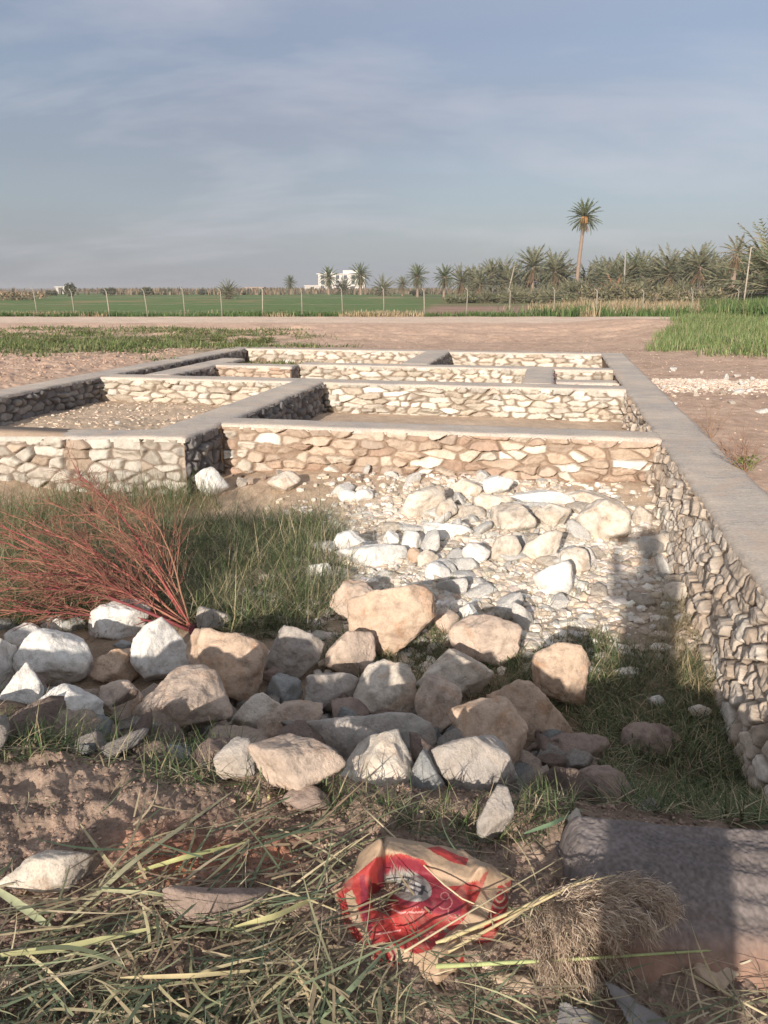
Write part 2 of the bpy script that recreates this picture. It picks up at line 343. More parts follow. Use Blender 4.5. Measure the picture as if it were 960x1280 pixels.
# ------------------------------------------------------------------ ground: one sheet from the feet to the horizon
def make_ground():
    fine = np.arange(-33, 33.001, 0.105)
    left = np.concatenate([np.arange(-180, -62, 1.6), np.arange(-62, -33.1, 0.3)]); az = np.concatenate([left, fine, -left[::-1]])
    rr = np.concatenate([[0.02, 0.3, 0.6, 0.8], np.geomspace(0.95, 60, 820), np.geomspace(62, 6500, 110)])
    A, RR = np.meshgrid(np.radians(az), rr, indexing='ij')
    X, Y = RR * np.sin(A), RR * np.cos(A); Z = G(X, Y)
    u, v = wb(X, Y)
    n1 = fbm(X * 0.35, Y * 0.35, s=60, o=5); n2 = fbm(X * 2, Y * 2, s=61, o=5); n3 = fbm(X * 7, Y * 7, s=62, o=4); n4 = fbm(X * 25, Y * 25, s=63, o=3)
    def C(*c): return np.array(c)
    def lay(c, m, col): m = np.clip(m, 0, 1)[..., None]; return c * (1 - m) + m * np.asarray(col)
    c = np.zeros(X.shape + (3,)) + C(0.61, 0.44, 0.325)
    c = lay(c, 0.5 + 0.7 * n2, C(0.48, 0.33, 0.24)); c = lay(c, (n3 - 0.1) * 1.5, C(0.34, 0.22, 0.16))
    # ploughed soil at left
    till = sst(-8.1, -9, u) * sst(24, 19, Y)
    c = lay(c, till * (0.6 + 0.8 * n3), C(0.46, 0.315, 0.235)); c = lay(c, till * sst(0.1, 0.5, n4), C(0.60, 0.45, 0.35))
    # track
    tr = sst(35, 37, Y + n1) * sst(44.5, 43, Y); c = lay(c, tr * 0.9, C(0.74, 0.58, 0.45))
    rut = tr * np.exp(-((Y - 39.2 - 0.3 * n1) / 0.5) ** 2); c = lay(c, rut * 0.5, C(0.68, 0.52, 0.40))
    fa = sst(28, 33, Y + 0.8 * n2) * sst(37, 35, Y); c = lay(c, fa * 0.5, C(0.66, 0.46, 0.34))
    # weeds left of the track and beyond
    wd = sst(-2, -6, X + 2 * n1) * sst(18, 21, Y + n2) * sst(33, 28, Y + 2 * n1); c = lay(c, wd * sst(-0.15, 0.25, n2 + n1) * 0.8, C(0.12, 0.14, 0.05))
    # fields
    fd = sst(44.5, 46, Y)
    c = lay(c, fd, C(0.30, 0.22, 0.13))
    gr = fd * sst(2.2 + (Y - 45) * 0.10, 0.8 + (Y - 45) * 0.10, X + 1.5 * n1) * sst(300, 240, Y)
    c = lay(c, gr, C(0.13, 0.20, 0.065)); c = lay(c, gr * sst(-0.05, 0.5, n1), C(0.18, 0.20, 0.08)); c = lay(c, gr * sst(0.2, 0.6, fbm(X * 0.12, Y * 0.05, s=77)), C(0.30, 0.24, 0.12))
    br = fd * sst(0.8 + (Y - 45) * 0.10, 3 + (Y - 45) * 0.1, X) * sst(80, 70, Y); fur = 0.5 + 0.5 * np.sin(Y * 1.5 + 0.5 * n1)
    c = lay(c, br, C(0.33, 0.205, 0.15)); c = lay(c, br * fur * 0.6, C(0.44, 0.31, 0.23))
    c = lay(c, fd * sst(70, 76, Y) * sst(2, 6, X) * 0.7, C(0.15, 0.17, 0.06))
    c = lay(c, sst(240, 300, Y) * 0.8, C(0.27, 0.20, 0.13))
    # trench floor: rubble dust pale in the middle, brown towards the walls
    tz = (v < 8.5) & (u < 1.4) & (Y > 3.2)
    pale = np.exp(-(((X - 0.75) / 1.5) ** 2 + ((Y - 6.4) / 1.5) ** 2) ** 1.5) * tz
    c = np.where(tz[..., None], C(0.50, 0.37, 0.26) * (1 + 0.15 * n2[..., None]), c)
    c = lay(c, pale * (1.7 + 0.9 * n3), C(0.72, 0.64, 0.55)); c = lay(c, tz * sst(0.2, 0.6, n4) * 0.5, C(0.58, 0.48, 0.38))
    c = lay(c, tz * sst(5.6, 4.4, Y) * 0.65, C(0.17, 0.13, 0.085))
    ra = (v > 7.9) & (v < 13) & (u < -4) & (u > -8); c = np.where(ra[..., None], C(0.52, 0.40, 0.29) * (1 + 0.2 * n3[..., None]), c)
    rb = (v > 8.8) & (v < 20) & (u < 1.2) & (u > -3.9); c = np.where(rb[..., None], C(0.55, 0.42, 0.31) * (1 + 0.08 * n2[..., None]), c)
    # slope under the boulders and bank
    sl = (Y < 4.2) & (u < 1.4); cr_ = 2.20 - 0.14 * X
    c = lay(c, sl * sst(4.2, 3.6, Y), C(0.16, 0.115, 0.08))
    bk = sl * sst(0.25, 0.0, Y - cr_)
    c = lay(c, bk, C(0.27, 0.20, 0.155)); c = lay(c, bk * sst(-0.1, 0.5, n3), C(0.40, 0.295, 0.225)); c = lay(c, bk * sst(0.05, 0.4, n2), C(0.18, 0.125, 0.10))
    red = np.exp(-(((X + 0.50) / 0.28) ** 2 + ((Y - 1.93) / 0.13) ** 2)); c = lay(c, bk * red * (0.8 + n3), C(0.42, 0.17, 0.10))
    c = lay(c, (u > 1.6) * sst(5, 3, Y) * 0.0, C(0.3, 0.2, 0.15))
    V = np.stack([X, Y, Z], -1).reshape(-1, 3)
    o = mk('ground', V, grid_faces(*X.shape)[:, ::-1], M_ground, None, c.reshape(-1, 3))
    tag(o, 'pinkish brown soil, dug trench floor, dirt track and green field', kind='structure')
make_ground()

# ------------------------------------------------------------------ foundation walls
PAL_SUN = [(0.50, 0.455, 0.385), (0.56, 0.51, 0.43), (0.60, 0.56, 0.49), (0.53, 0.47, 0.38), (0.48, 0.41, 0.33), (0.62, 0.59, 0.53), (0.57, 0.52, 0.44)]
PAL_W1 = [(0.44, 0.33, 0.25), (0.48, 0.38, 0.295), (0.43, 0.34, 0.27), (0.54, 0.45, 0.36), (0.42, 0.30, 0.225), (0.50, 0.39, 0.30), (0.72, 0.69, 0.62), (0.47, 0.36, 0.275), (0.62, 0.56, 0.47)]
PAL_SHADED = [(0.22, 0.20, 0.19), (0.26, 0.24, 0.225), (0.19, 0.175, 0.17), (0.30, 0.275, 0.25)]  # stones of the sunless side faces, shade put into their colour
PAL_R = [(0.62, 0.53, 0.44), (0.67, 0.59, 0.50), (0.56, 0.47, 0.38), (0.70, 0.64, 0.55), (0.57, 0.46, 0.36)]
def face_field(a0, a1, nrm, zt, zb, step, sx, sz, relief, pal, mortar_shade, seed, gap=0.16, flush=0.0, batter=0.0, tl=1.0):
    """rubble masonry face from a0 to a1 (u,v) as a relief of fitted stones"""
    r = np.random.default_rng(seed)
    a0 = np.array(bw(*a0)); a1 = np.array(bw(*a1)); Lh = np.linalg.norm(a1 - a0); t = (a1 - a0) / Lh
    n3 = np.array([nrm[0] * CA + nrm[1] * SA, -nrm[0] * SA + nrm[1] * CA, 0.0])
    S = np.arange(0, Lh + step, step); S = S * Lh / S[-1]; Zs = np.linspace(zt, zb, int((zt - zb) / step) + 2)
    SS, ZZ = np.meshgrid(S, Zs, indexing='ij')
    wx = SS + 0.034 * fbm(SS * 8, ZZ * 8, s=seed, o=4); wz = ZZ + 0.028 * fbm(SS * 7 + 9, ZZ * 7, s=seed + 1, o=3) + 0.03 * fbm(SS * 1.3, ZZ, s=seed + 2, o=2)
    seeds = []; z = zt + sz * 0.2; row = 0
    while z > zb - sz:
        x = -r.random() * sx
        while x < Lh + sx:
            wdt = sx * r.choice([0.45, 0.6, 0.8, 1.0, 1.3, 1.6]); seeds.append((x + wdt / 2, z - sz / 2 + r.normal(0, sz * 0.24), 0.75 + 0.5 * wdt / sx)); x += wdt
        z -= sz * r.uniform(0.85, 1.15); row += 1
    sd = np.array(seeds); pts = np.stack([wx.ravel(), wz.ravel()], 1)
    ids = np.zeros(len(pts), int); e = np.zeros(len(pts)); d1 = np.zeros(len(pts)); oth = np.zeros((len(pts), 2))
    order = np.argsort(pts[:, 0]); 
    for k in range(0, len(pts), 8000):
        q = order[k:k + 8000]; p = pts[q]; lo, hi = p[:, 0].min() - 3 * sx, p[:, 0].max() + 3 * sx
        c = np.where((sd[:, 0] > lo) & (sd[:, 0] < hi))[0]; s_ = sd[c]
        D = np.abs((p[:, None, 0] - s_[None, :, 0]) / (sx * s_[None, :, 2])) ** 2.6 + np.abs((p[:, None, 1] - s_[None, :, 1]) / sz) ** 2.6
        D = D ** (1 / 2.6)
        pr = np.argpartition(D, 1, axis=1)[:, :2]; dv = np.take_along_axis(D, pr, 1); sw = dv[:, 0] > dv[:, 1]
        i1 = np.where(sw, pr[:, 1], pr[:, 0]); lo_ = np.minimum(dv[:, 0], dv[:, 1]); hi_ = np.maximum(dv[:, 0], dv[:, 1])
        ids[q] = c[i1]; e[q] = hi_ - lo_; d1[q] = lo_; oth[q] = (p - s_[i1, :2]) / [sx, sz]
    m = len(sd); bulge = r.uniform(0.6, 1.15, m); tx = r.normal(0, 0.38 * tl, m); tz = r.normal(0.12 * tl, 0.45 * tl, m) ; off = r.normal(0, 0.30, m)
    prof = sst(gap * 0.2, gap + 0.10, e)
    body = prof * (0.75 * bulge[ids] + off[ids] + tx[ids] * oth[:, 0] + tz[ids] * oth[:, 1] - 0.10 * d1 ** 2)
    x3, z3 = pts[:, 0], pts[:, 1]
    hgt = relief * (body + prof * 0.34 * fbm(x3 * 18, z3 * 16, ids * 1.7, s=seed + 5, o=4)) + 0.005 * fbm(x3 * 30, z3 * 30, s=seed + 6, o=3)
    hgt = np.maximum(hgt, relief * flush * (0.6 + 0.5 * fbm(x3 * 3, z3 * 3, s=seed + 7)))
    hidden = np.clip((relief * flush * 1.05 - hgt) / 0.004 + 1, 0, 1) if flush else 0
    hgt = hgt + batter * (zt - ZZ.ravel())
    edge = np.minimum(np.minimum(SS.ravel(), Lh - SS.ravel()) / 0.05, 1); hgt = hgt * np.clip(edge, 0.15, 1)
    P = a0[None] + t[None] * SS.reshape(-1, 1) + n3[None] * (hgt[:, None] + 0.002); P[:, 2] = ZZ.ravel()
    cc_ = np.asarray(pal)[r.integers(0, len(pal), m)] * r.uniform(0.78, 1.12, (m, 1))
    k = (prof * (1 - hidden))[:, None]
    sc = cc_[ids] * (1 + 0.10 * fbm(x3 * 9, z3 * 9, ids * 2.3, s=seed + 9, o=3)[:, None])
    dirt = sst(0.0, 0.5, fbm(x3 * 2.3, z3 * 2.3, s=seed + 12, o=3))[:, None] * 0.25
    C = sc * k + np.asarray(mortar_shade) * (1 - k); C = C * (1 - dirt) + np.asarray(mortar_shade) * dirt  # gaps take the mortar tone, darkened to paint crevice shade
    F = grid_faces(*SS.shape)
    # orient outwards
    a, b, c_ = P[F[0, 0]], P[F[0, 1]], P[F[0, 3]]
    if np.dot(np.cross(b - a, c_ - a), n3) < 0: F = F[:, ::-1]
    return P, F, C
def cap_sheet(u0, u1, v0, v1, zt, th, seed, step=0.05, sag=None):
    nu = max(2, int((u1 - u0) / step)); nv = max(2, int((v1 - v0) / step))
    us = np.linspace(u0, u1, nu); vs_ = np.linspace(v0, v1, nv); us = np.r_[us[0], us, us[-1]]; vs_ = np.r_[vs_[0], vs_, vs_[-1]]
    U, V = np.meshgrid(us, vs_, indexing='ij'); eu = np.minimum(U - u0, u1 - U); ev = np.minimum(V - v0, v1 - V)
    Z = zt + 0.007 * fbm(U * 3, V * 3, s=seed, o=4) + 0.003 * fbm(U * 17, V * 17, s=seed + 1) - 0.014 * np.exp(-np.minimum(eu, ev) / 0.02)
    if sag: Z = Z + sag(U, V)
    low = np.zeros(U.shape, bool); low[0] = low[-1] = True; low[:, 0] = low[:, -1] = True
    wob = 0.022
    U2 = U + np.where(eu < 0.01, wob * fbm(V * 5, U * 2, s=seed + 3, o=3) * np.where(U > (u0 + u1) / 2, 1, -1), 0)
    V2 = V + np.where(ev < 0.01, wob * fbm(U * 5, V * 2, s=seed + 4, o=3) * np.where(V > (v0 + v1) / 2, 1, -1), 0)
    Z = np.where(low, Z - th + 0.006 * fbm(U * 9, V * 9, s=seed + 6), Z)
    x, y, _ = bw(U2, V2); P = np.stack([x, y, Z], -1).reshape(-1, 3); F = grid_faces(*U.shape)[:, ::-1]
    a, b, c = P[F[len(F) // 2 + 1, 0]], P[F[len(F) // 2 + 1, 1]], P[F[len(F) // 2 + 1, 3]]
    if np.cross(b - a, c - a)[2] < 0: F = F[:, ::-1]
    return P, F
def wall(name, label, u0, u1, v0, v1, faces, zt=0.0, zb=-1.0, th=0.045, seed=1, over=0.025, sag=None, capstep=0.05):
    root = thing(name, label, 'wall', bw((u0 + u1) / 2, (v0 + v1) / 2, 0))
    mb = MB(); a = 0.012
    def M(V): x, y, _ = bw(V[:, 0], V[:, 1]); return np.stack([x, y, V[:, 2]], 1)
    box(mb, (u0 + a, v0 + a, zb - 0.05), (u1 - a, v1 - a, zt - 0.035), (0.36, 0.27, 0.2), M)
    for (side, p, q, kw) in faces:
        if side == 'F': P, F, C = face_field((p, v0), (q, v0), (0, -1), zt - 0.03, zb, **kw)
        if side == 'B': P, F, C = face_field((p, v1), (q, v1), (0, 1), zt - 0.03, zb, **kw)
        if side == 'R': P, F, C = face_field((u1, p), (u1, q), (1, 0), zt - 0.03, zb, **kw)
        if side == 'L': P, F, C = face_field((u0, p), (u0, q), (-1, 0), zt - 0.03, zb, **kw)
        if sag is not None:
            uu, vv = wb(P[:, 0], P[:, 1]); P[:, 2] += sag(uu, vv)
        mb.add(P, F, C)
    st = mb.build('stonework', M_stone, root)
    P, F = cap_sheet(u0 - over, u1 + over, v0 - over, v1 + over, zt, th, seed, capstep, sag)
    cp = mk('cement_cap', P, F, M_cement, root)
    for o in (st, cp):
        o.matrix_parent_inverse = Matrix.Translation(root.location).inverted()
    return root
GAP_SHADE = (0.20, 0.15, 0.11)  # mud mortar, darkened so the colour carries the shade of the gaps
def kw(step, sx, sz, rel, pal, mort_shade, seed, gap=0.16, flush=0.0, batter=0.0, tl=1.0):
    return dict(step=step, sx=sx, sz=sz, relief=rel, pal=pal, mortar_shade=mort_shade, seed=seed, gap=gap, flush=flush, batter=batter, tl=tl)
UR = 1.17; WT = 0.47
wall('foundation_wall', 'long right-hand stone foundation wall with a wide streaky grey cement top running away from the viewer', UR, UR + WT, 1.2, 20.3,
     [('L', 1.2, 8.6, kw(0.0095, 0.18, 0.105, 0.055, PAL_R, (0.30, 0.235, 0.18), 101, 0.09, 0, 0.22, 0.45)), ('L', 9.05, 12.9, kw(0.018, 0.20, 0.12, 0.07, PAL_R, (0.25, 0.19, 0.15), 102, 0.12))],
     zt=0.0, seed=11)
wall('foundation_wall', 'front cross wall of tan and orange fitted stones with a thin grey cement top, facing the viewer', -3.75, UR - 0.01, 8.6, 9.06,
     [('F', -3.7, UR - 0.02, kw(0.011, 0.25, 0.105, 0.085, PAL_W1, (0.25, 0.18, 0.13), 110, 0.08, 0.0))], zt=-0.004, zb=-0.85, seed=12)
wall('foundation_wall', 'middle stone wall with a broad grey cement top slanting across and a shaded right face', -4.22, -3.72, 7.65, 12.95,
     [('R', 7.65, 8.58, kw(0.012, 0.19, 0.13, 0.06, PAL_SHADED, (0.12, 0.10, 0.09), 120, 0.12)), ('R', 9.08, 12.93, kw(0.018, 0.19, 0.115, 0.07, PAL_SHADED, (0.13, 0.11, 0.10), 121, 0.12)),
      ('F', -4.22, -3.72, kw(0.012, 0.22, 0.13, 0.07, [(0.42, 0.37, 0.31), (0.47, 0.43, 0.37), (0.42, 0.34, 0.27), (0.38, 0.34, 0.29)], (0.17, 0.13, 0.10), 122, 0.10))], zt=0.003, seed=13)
wall('foundation_wall', 'front-left stone wall behind the red twigs, its grey cement top sagging to the left', -8.3, -4.2, 7.65, 8.12,
     [('F', -8.3, -4.22, kw(0.012, 0.25, 0.125, 0.08, [(0.42, 0.37, 0.31), (0.47, 0.43, 0.37), (0.42, 0.33, 0.255), (0.38, 0.34, 0.29), (0.52, 0.48, 0.42)], (0.17, 0.13, 0.10), 130, 0.10, 0.0))], zt=-0.006, zb=-0.9, seed=14,
     sag=lambda u, v: -0.10 * np.clip((-4.2 - u) / 3.0, 0, 1))
wall('foundation_wall', 'second cross wall of cream stones on the left side, in front of the grey corner top', -7.82, -4.2, 12.9, 13.4,
     [('F', -7.8, -4.2, kw(0.016, 0.26, 0.10, 0.085, PAL_SUN, GAP_SHADE, 140, 0.10, 0.0))], zt=-0.003, zb=-0.7, seed=15)
wall('foundation_wall', 'second cross wall of cream stones on the right side, behind the front cross wall', -4.2, UR - 0.01, 12.9, 13.4,
     [('F', -3.7, UR - 0.01, kw(0.015, 0.26, 0.095, 0.09, PAL_SUN, GAP_SHADE, 150, 0.10, 0.0))], zt=-0.005, zb=-0.75, seed=16)
wall('foundation_wall', 'third cross wall of small cream stones seen over the second one', -5.1, UR - 0.01, 15.95, 16.42,
     [('F', -5.1, UR - 0.01, kw(0.022, 0.27, 0.105, 0.09, PAL_SUN, GAP_SHADE, 160, 0.12, 0.0))], zt=-0.004, zb=-0.6, seed=17)
wall('foundation_wall', 'short stepped-forward piece of wall at the left end of the third cross wall, flatter tan stones', -6.9, -5.1, 15.45, 15.9,
     [('F', -6.75, -5.12, kw(0.02, 0.26, 0.085, 0.05, PAL_W1[:6], GAP_SHADE, 170, 0.11, 0.1)), ('R', 15.45, 15.9, kw(0.02, 0.2, 0.1, 0.04, PAL_SHADED, (0.15, 0.12, 0.1), 171))], zt=-0.005, zb=-0.6, seed=18)
wall('foundation_wall', 'farthest cross wall of cream stones along the far edge of the foundation', -7.8, UR - 0.01, 19.9, 20.34,
     [('F', -7.7, UR - 0.01, kw(0.028, 0.30, 0.115, 0.09, PAL_SUN, GAP_SHADE, 180, 0.13, 0.0))], zt=-0.003, zb=-0.6, seed=19)
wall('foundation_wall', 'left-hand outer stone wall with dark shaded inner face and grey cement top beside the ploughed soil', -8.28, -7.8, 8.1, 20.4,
     [('R', 8.12, 12.88, kw(0.016, 0.24, 0.12, 0.065, PAL_SHADED, (0.10, 0.085, 0.08), 190, 0.12)), ('R', 13.4, 19.9, kw(0.026, 0.24, 0.12, 0.06, PAL_SHADED, (0.10, 0.085, 0.08), 191, 0.12))], zt=0.004, seed=20)
wall('foundation_wall', 'short wall with a plain grey cement top joining the second and third cross walls at the left', -7.2, -6.72, 13.4, 17.0,
     [('R', 13.42, 15.43, kw(0.022, 0.22, 0.11, 0.06, PAL_SHADED, (0.10, 0.085, 0.08), 200, 0.12))], zt=0.001, zb=-0.6, seed=21)
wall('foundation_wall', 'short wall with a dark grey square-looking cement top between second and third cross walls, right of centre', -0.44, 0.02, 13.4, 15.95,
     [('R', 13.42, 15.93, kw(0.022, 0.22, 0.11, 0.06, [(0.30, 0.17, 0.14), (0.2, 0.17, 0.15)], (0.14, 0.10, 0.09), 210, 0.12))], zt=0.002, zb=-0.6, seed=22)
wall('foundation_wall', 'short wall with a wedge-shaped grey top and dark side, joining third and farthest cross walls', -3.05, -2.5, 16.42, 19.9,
     [('R', 16.45, 19.88, kw(0.026, 0.22, 0.11, 0.06, PAL_SHADED, (0.10, 0.085, 0.08), 220, 0.12))], zt=0.002, zb=-0.6, seed=23)
wall('foundation_wall', 'low beam with stones under it in the far right room, just before the third cross wall', 0.06, UR - 0.02, 14.5, 14.95,
     [('F', 0.06, UR - 0.02, kw(0.022, 0.26, 0.11, 0.05, PAL_SUN, GAP_SHADE, 230, 0.11, 0.1))], zt=-0.09, zb=-0.6, seed=24)
# ------------------------------------------------------------------ the air
def haze():
    mb = MB(); box(mb, (-6900, -6900, -3.0), (6900, 6900, 16.0)); o = mb.build('haze', None, None, smooth=False); tag(o, 'thin evening haze lying over the fields', kind='stuff')
    m = bpy.data.materials.new('haze'); m.use_nodes = True; N = m.node_tree.nodes; N.clear()
    ou = N.new('ShaderNodeOutputMaterial'); v = N.new('ShaderNodeVolumePrincipled'); v.inputs['Color'].default_value = (0.80, 0.82, 0.86, 1); v.inputs['Density'].default_value = 0.0006; v.inputs['Anisotropy'].default_value = 0.2
    m.node_tree.links.new(v.outputs[0], ou.inputs['Volume']); o.data.materials.append(m)
haze()
# ------------------------------------------------------------------ far side: fence, building, palms, scrub
def on_ground(px, Y, py=360):
    x = ray(px, py)[0] / ray(px, py)[1] * Y; return np.array([x, Y, g1(x, Y)])
def fence():
    f = thing('wire_fence', 'thin wire fence on pale leaning posts between the dirt track and the green field', 'fence', (0, 45, 0))
    tops = []
    px = [-52, -4, 43, 90, 134, 182, 229, 276, 327, 377, 428, 480, 531, 584, 638, 694, 748, 806, 867, 924, 985]
    for k, p in enumerate(px):
        Y = 44.9 if p < 700 else 45.5; b = on_ground(p, Y); h = random.uniform(1.38, 1.5); lx = random.uniform(-0.06, 0.05) - (0.07 if 30 < p < 240 else 0)
        mb = MB(); P = [b + [0, 0, -0.2], b + [lx * 0.4, 0, h * 0.5], b + [lx, 0, h]]
        tube(mb, P, [0.034, 0.031, 0.028], 7, (0.27, 0.25, 0.20) if k % 4 else (0.34, 0.31, 0.25))
        tube(mb, [P[2] - [0, 0, 0.02], P[2] + [-0.12, 0.02, 0.12]], [0.025, 0.02], 5, (0.33, 0.31, 0.25))
        o = mb.build('post', M_plain, f); o.matrix_parent_inverse = Matrix.Translation(f.location).inverted(); tops.append((b, lx, h))
    mb = MB()
    for hh in (0.35, 0.7, 1.05, 1.35):
        for (b, lx, h), (c, lx2, h2) in zip(tops[:-1], tops[1:]):
            A = b + [lx * hh / h, -0.05, hh]; B = c + [lx2 * hh / h2, -0.05, hh]; tube(mb, [A, (A + B) / 2 - [0, 0, 0.04], B], 0.005, 3, (0.3, 0.28, 0.26), cap=False)
    o = mb.build('wire', M_plain, f); o.matrix_parent_inverse = Matrix.Translation(f.location).inverted()
fence()

def far_house():
    Y = 300.0; c = on_ground(427, Y)
    r = thing('apartment_building', 'white flat-roofed building of several storeys far off, half hidden by three palms', 'building', (c[0], Y, c[2]))
    W = (0.60, 0.57, 0.53); D = (0.09, 0.10, 0.11)
    mb = MB(); box(mb, (-8.4, 0, 0), (8.4, 10, 6.3), W); box(mb, (-9, -0.3, 6.3), (9, 10.3, 6.6), W); box(mb, (0.5, 1, 6.6), (6.5, 7, 7.7), W); box(mb, (-6, 3, 6.6), (-3.5, 6, 7.3), W)
    mb.build('wall', M_paint, r, smooth=False)
    for zz in (0.9, 2.9, 4.7):
        for xx in (-6.8, -4.2, -1.4, 1.4, 4.2, 6.8):
            m = MB(); box(m, (xx - 0.6, -0.06, zz), (xx + 0.6, 0.05, zz + 1.3), D); box(m, (xx - 0.75, -0.25, zz - 0.15), (xx + 0.75, 0.02, zz - 0.02), W)
            m.build('window', M_paint, r, smooth=False)
    mb = MB(); box(mb, (-3, -0.9, 2.55), (3, -0.02, 2.7), W); box(mb, (-3, -0.95, 2.7), (3, -0.85, 3.2), W); mb.build('balcony', M_paint, r, smooth=False)
    for (px, Yh, w, d, h, col, lab) in [(391, 285, 5.6, 5, 2.2, (0.5, 0.47, 0.43), 'low pale outbuilding at the left foot of the white building'), (75, 230, 2.6, 4, 1.7, (0.45, 0.43, 0.40), 'tiny low hut with a white roof on the far left horizon'),
                                       (318, 280, 6, 5, 1.6, (0.34, 0.27, 0.22), 'low brown far house on the horizon left of the white building')]:
        c = on_ground(px, Yh); t = thing('low_house', lab, 'house', c)
        m = MB(); box(m, (-w / 2, 0, -0.2), (w / 2, d, h), col); m.build('wall', M_paint, t, smooth=False)
        m = MB(); box(m, (-w / 2 - 0.2, -0.2, h + 0.003), (w / 2 + 0.2, d + 0.2, h + 0.25), tuple(min(0.8, q * 1.15) for q in col)); m.build('roof', M_paint, t, smooth=False)
        m = MB(); box(m, (-0.5, -0.05, -0.1), (0.45, 0.05, 1.9), (0.12, 0.1, 0.09)); m.build('door', M_paint, t, smooth=False)
far_house()

def frond(mb, base, az, el, L, droop, pal, r, n=13, width=0.5, leafw=0.05):
    P = [np.array(base, float)]; th = el; m = 8
    for k in range(m):
        d = np.array([math.cos(az) * math.cos(th), math.sin(az) * math.cos(th), math.sin(th)]); P.append(P[-1] + d * L / m); th -= droop / m * (0.5 + k / m)
    P = np.array(P); tube(mb, P[::2], np.linspace(0.035, 0.008, len(P[::2])), 4, pal[-1], cap=False)
    s = np.repeat(np.linspace(0.12, 0.99, n), 2); sg = np.tile([-1.0, 1.0], n)
    idx = s * m; i = np.minimum(idx.astype(int), m - 1); Q = P[i] + (P[i + 1] - P[i]) * (idx - i)[:, None]; T = (P[i + 1] - P[i]); T /= np.linalg.norm(T, axis=1, keepdims=True)
    side = np.array([-math.sin(az), math.cos(az), 0.0]); nrm = np.cross(T, side)
    ll = width * (np.sin(np.clip(s * 1.05, 0, 1) * math.pi) ** 0.6 * 0.8 + 0.25) * r.uniform(0.8, 1.15, len(s))
    D = T * 0.75 + sg[:, None] * side * 0.72 + nrm * r.uniform(-0.45, 0.1, len(s))[:, None]; D[:, 2] -= 0.12; D /= np.linalg.norm(D, axis=1, keepdims=True)
    E = Q + D * ll[:, None]; Wd = T * leafw / 2 + nrm * leafw * 0.25
    V = np.stack([Q - Wd, Q + Wd, E], 1).reshape(-1, 3); F = np.arange(len(V)).reshape(-1, 3)
    mb.add(V, F, np.repeat(pick(pal[:-1], len(s), 0.15, r), 3, 0))
GREENS = [(0.13, 0.145, 0.085), (0.17, 0.18, 0.11), (0.10, 0.12, 0.07), (0.20, 0.20, 0.12), (0.24, 0.20, 0.13), (0.30, 0.25, 0.16)]
GREENS2 = [(0.10, 0.13, 0.06), (0.13, 0.16, 0.075), (0.08, 0.105, 0.05), (0.16, 0.18, 0.09), (0.28, 0.22, 0.13)]
DRYF = [(0.33, 0.22, 0.14), (0.28, 0.19, 0.13), (0.36, 0.26, 0.17), (0.30, 0.18, 0.10)]
def palm_meshes(seed, H, cr, nf=34, lean=0.0, dead=10, pal=GREENS2, up=1.35, low=-0.65, leafw=0.05, dates=False, nl=14):
    r = np.random.default_rng(seed); mb = MB(); m = 14
    s = np.linspace(0, 1, m * 2); P = np.stack([lean * s ** 1.5 * H, 0.3 * lean * s * H * 0.4, s * H - 0.3 * (1 - s)], 1)
    rad = 0.21 * (1.25 - 0.4 * s) + 0.03 * (np.arange(m * 2) % 2); rad[-3:] *= 1.35
    tube(mb, P, rad, 9, (0.27, 0.20, 0.155)); trunk = mb
    top = P[-1]; mb = MB()
    for k in range(nf):
        q = k / nf; el = up - (up - low) * q ** 0.85 + r.normal(0, 0.09)
        frond(mb, top + [0, 0, 0.1 - 0.3 * q], k * 2.39996 + r.normal(0, 0.15), el, cr * r.uniform(0.88, 1.1), r.uniform(0.5, 1.1) * (0.6 + 0.5 * q), pal, r, nl, cr * 0.17, leafw)
    for k in range(dead):
        frond(mb, top - [0, 0, 0.35], r.uniform(0, 6.28), r.uniform(-1.35, -0.8), cr * r.uniform(0.5, 0.8), 0.3, DRYF, r, nl - 3, cr * 0.12, leafw)
    if dates:
        for k in range(9):
            a = r.uniform(0, 6.28); tube(mb, [top, top + [0.45 * math.cos(a), 0.45 * math.sin(a), -0.1], top + [0.6 * math.cos(a), 0.6 * math.sin(a), -0.9]], [0.05, 0.09, 0.14], 5, (0.42, 0.22, 0.08))
    return trunk, mb
def palm(name, lab, px, Y, mesh, group=None, sc=1.0, rz=0.0, zoff=0.0):
    b = on_ground(px, Y); t = thing(name, lab, 'palm tree', b + [0, 0, zoff], rz, group); t.scale = (sc, sc, sc)
    for nm, me in zip(('trunk', 'crown'), mesh):
        o = bpy.data.objects.new(nm, me); COL.objects.link(o); o.parent = t
    return t
def as_mesh(pair):
    out = []
    for nm, mb in zip(('trunk', 'crown'), pair):
        o = mb.build(nm, M_leaf if nm == 'crown' else M_plain); out.append(o.data); bpy.data.objects.remove(o)
    return out
tall = as_mesh(palm_meshes(1, 10.1, 2.25, 62, 0.055, 14, GREENS2, 1.5, -0.85, 0.10, True, 16))
palm('date_palm', 'tall lone date palm with a slightly leaning bare trunk standing high above the palm grove', 720, 105, tall)
kinds = [as_mesh(palm_meshes(10 + k, H, cr, 56, ln, 22, GREENS, 1.4, -0.75, 0.14, False, 14)) for k, (H, cr, ln) in enumerate([(3.6, 3.0, 0.03), (2.2, 3.2, 0.0), (4.2, 2.9, -0.05), (1.2, 3.3, 0.0), (3.0, 3.4, 0.06)])]
singles = as_mesh(palm_meshes(30, 3.9, 2.6, 60, 0.03, 26, GREENS2, 1.4, -1.0, 0.13, False, 14))
kinds.append(singles)
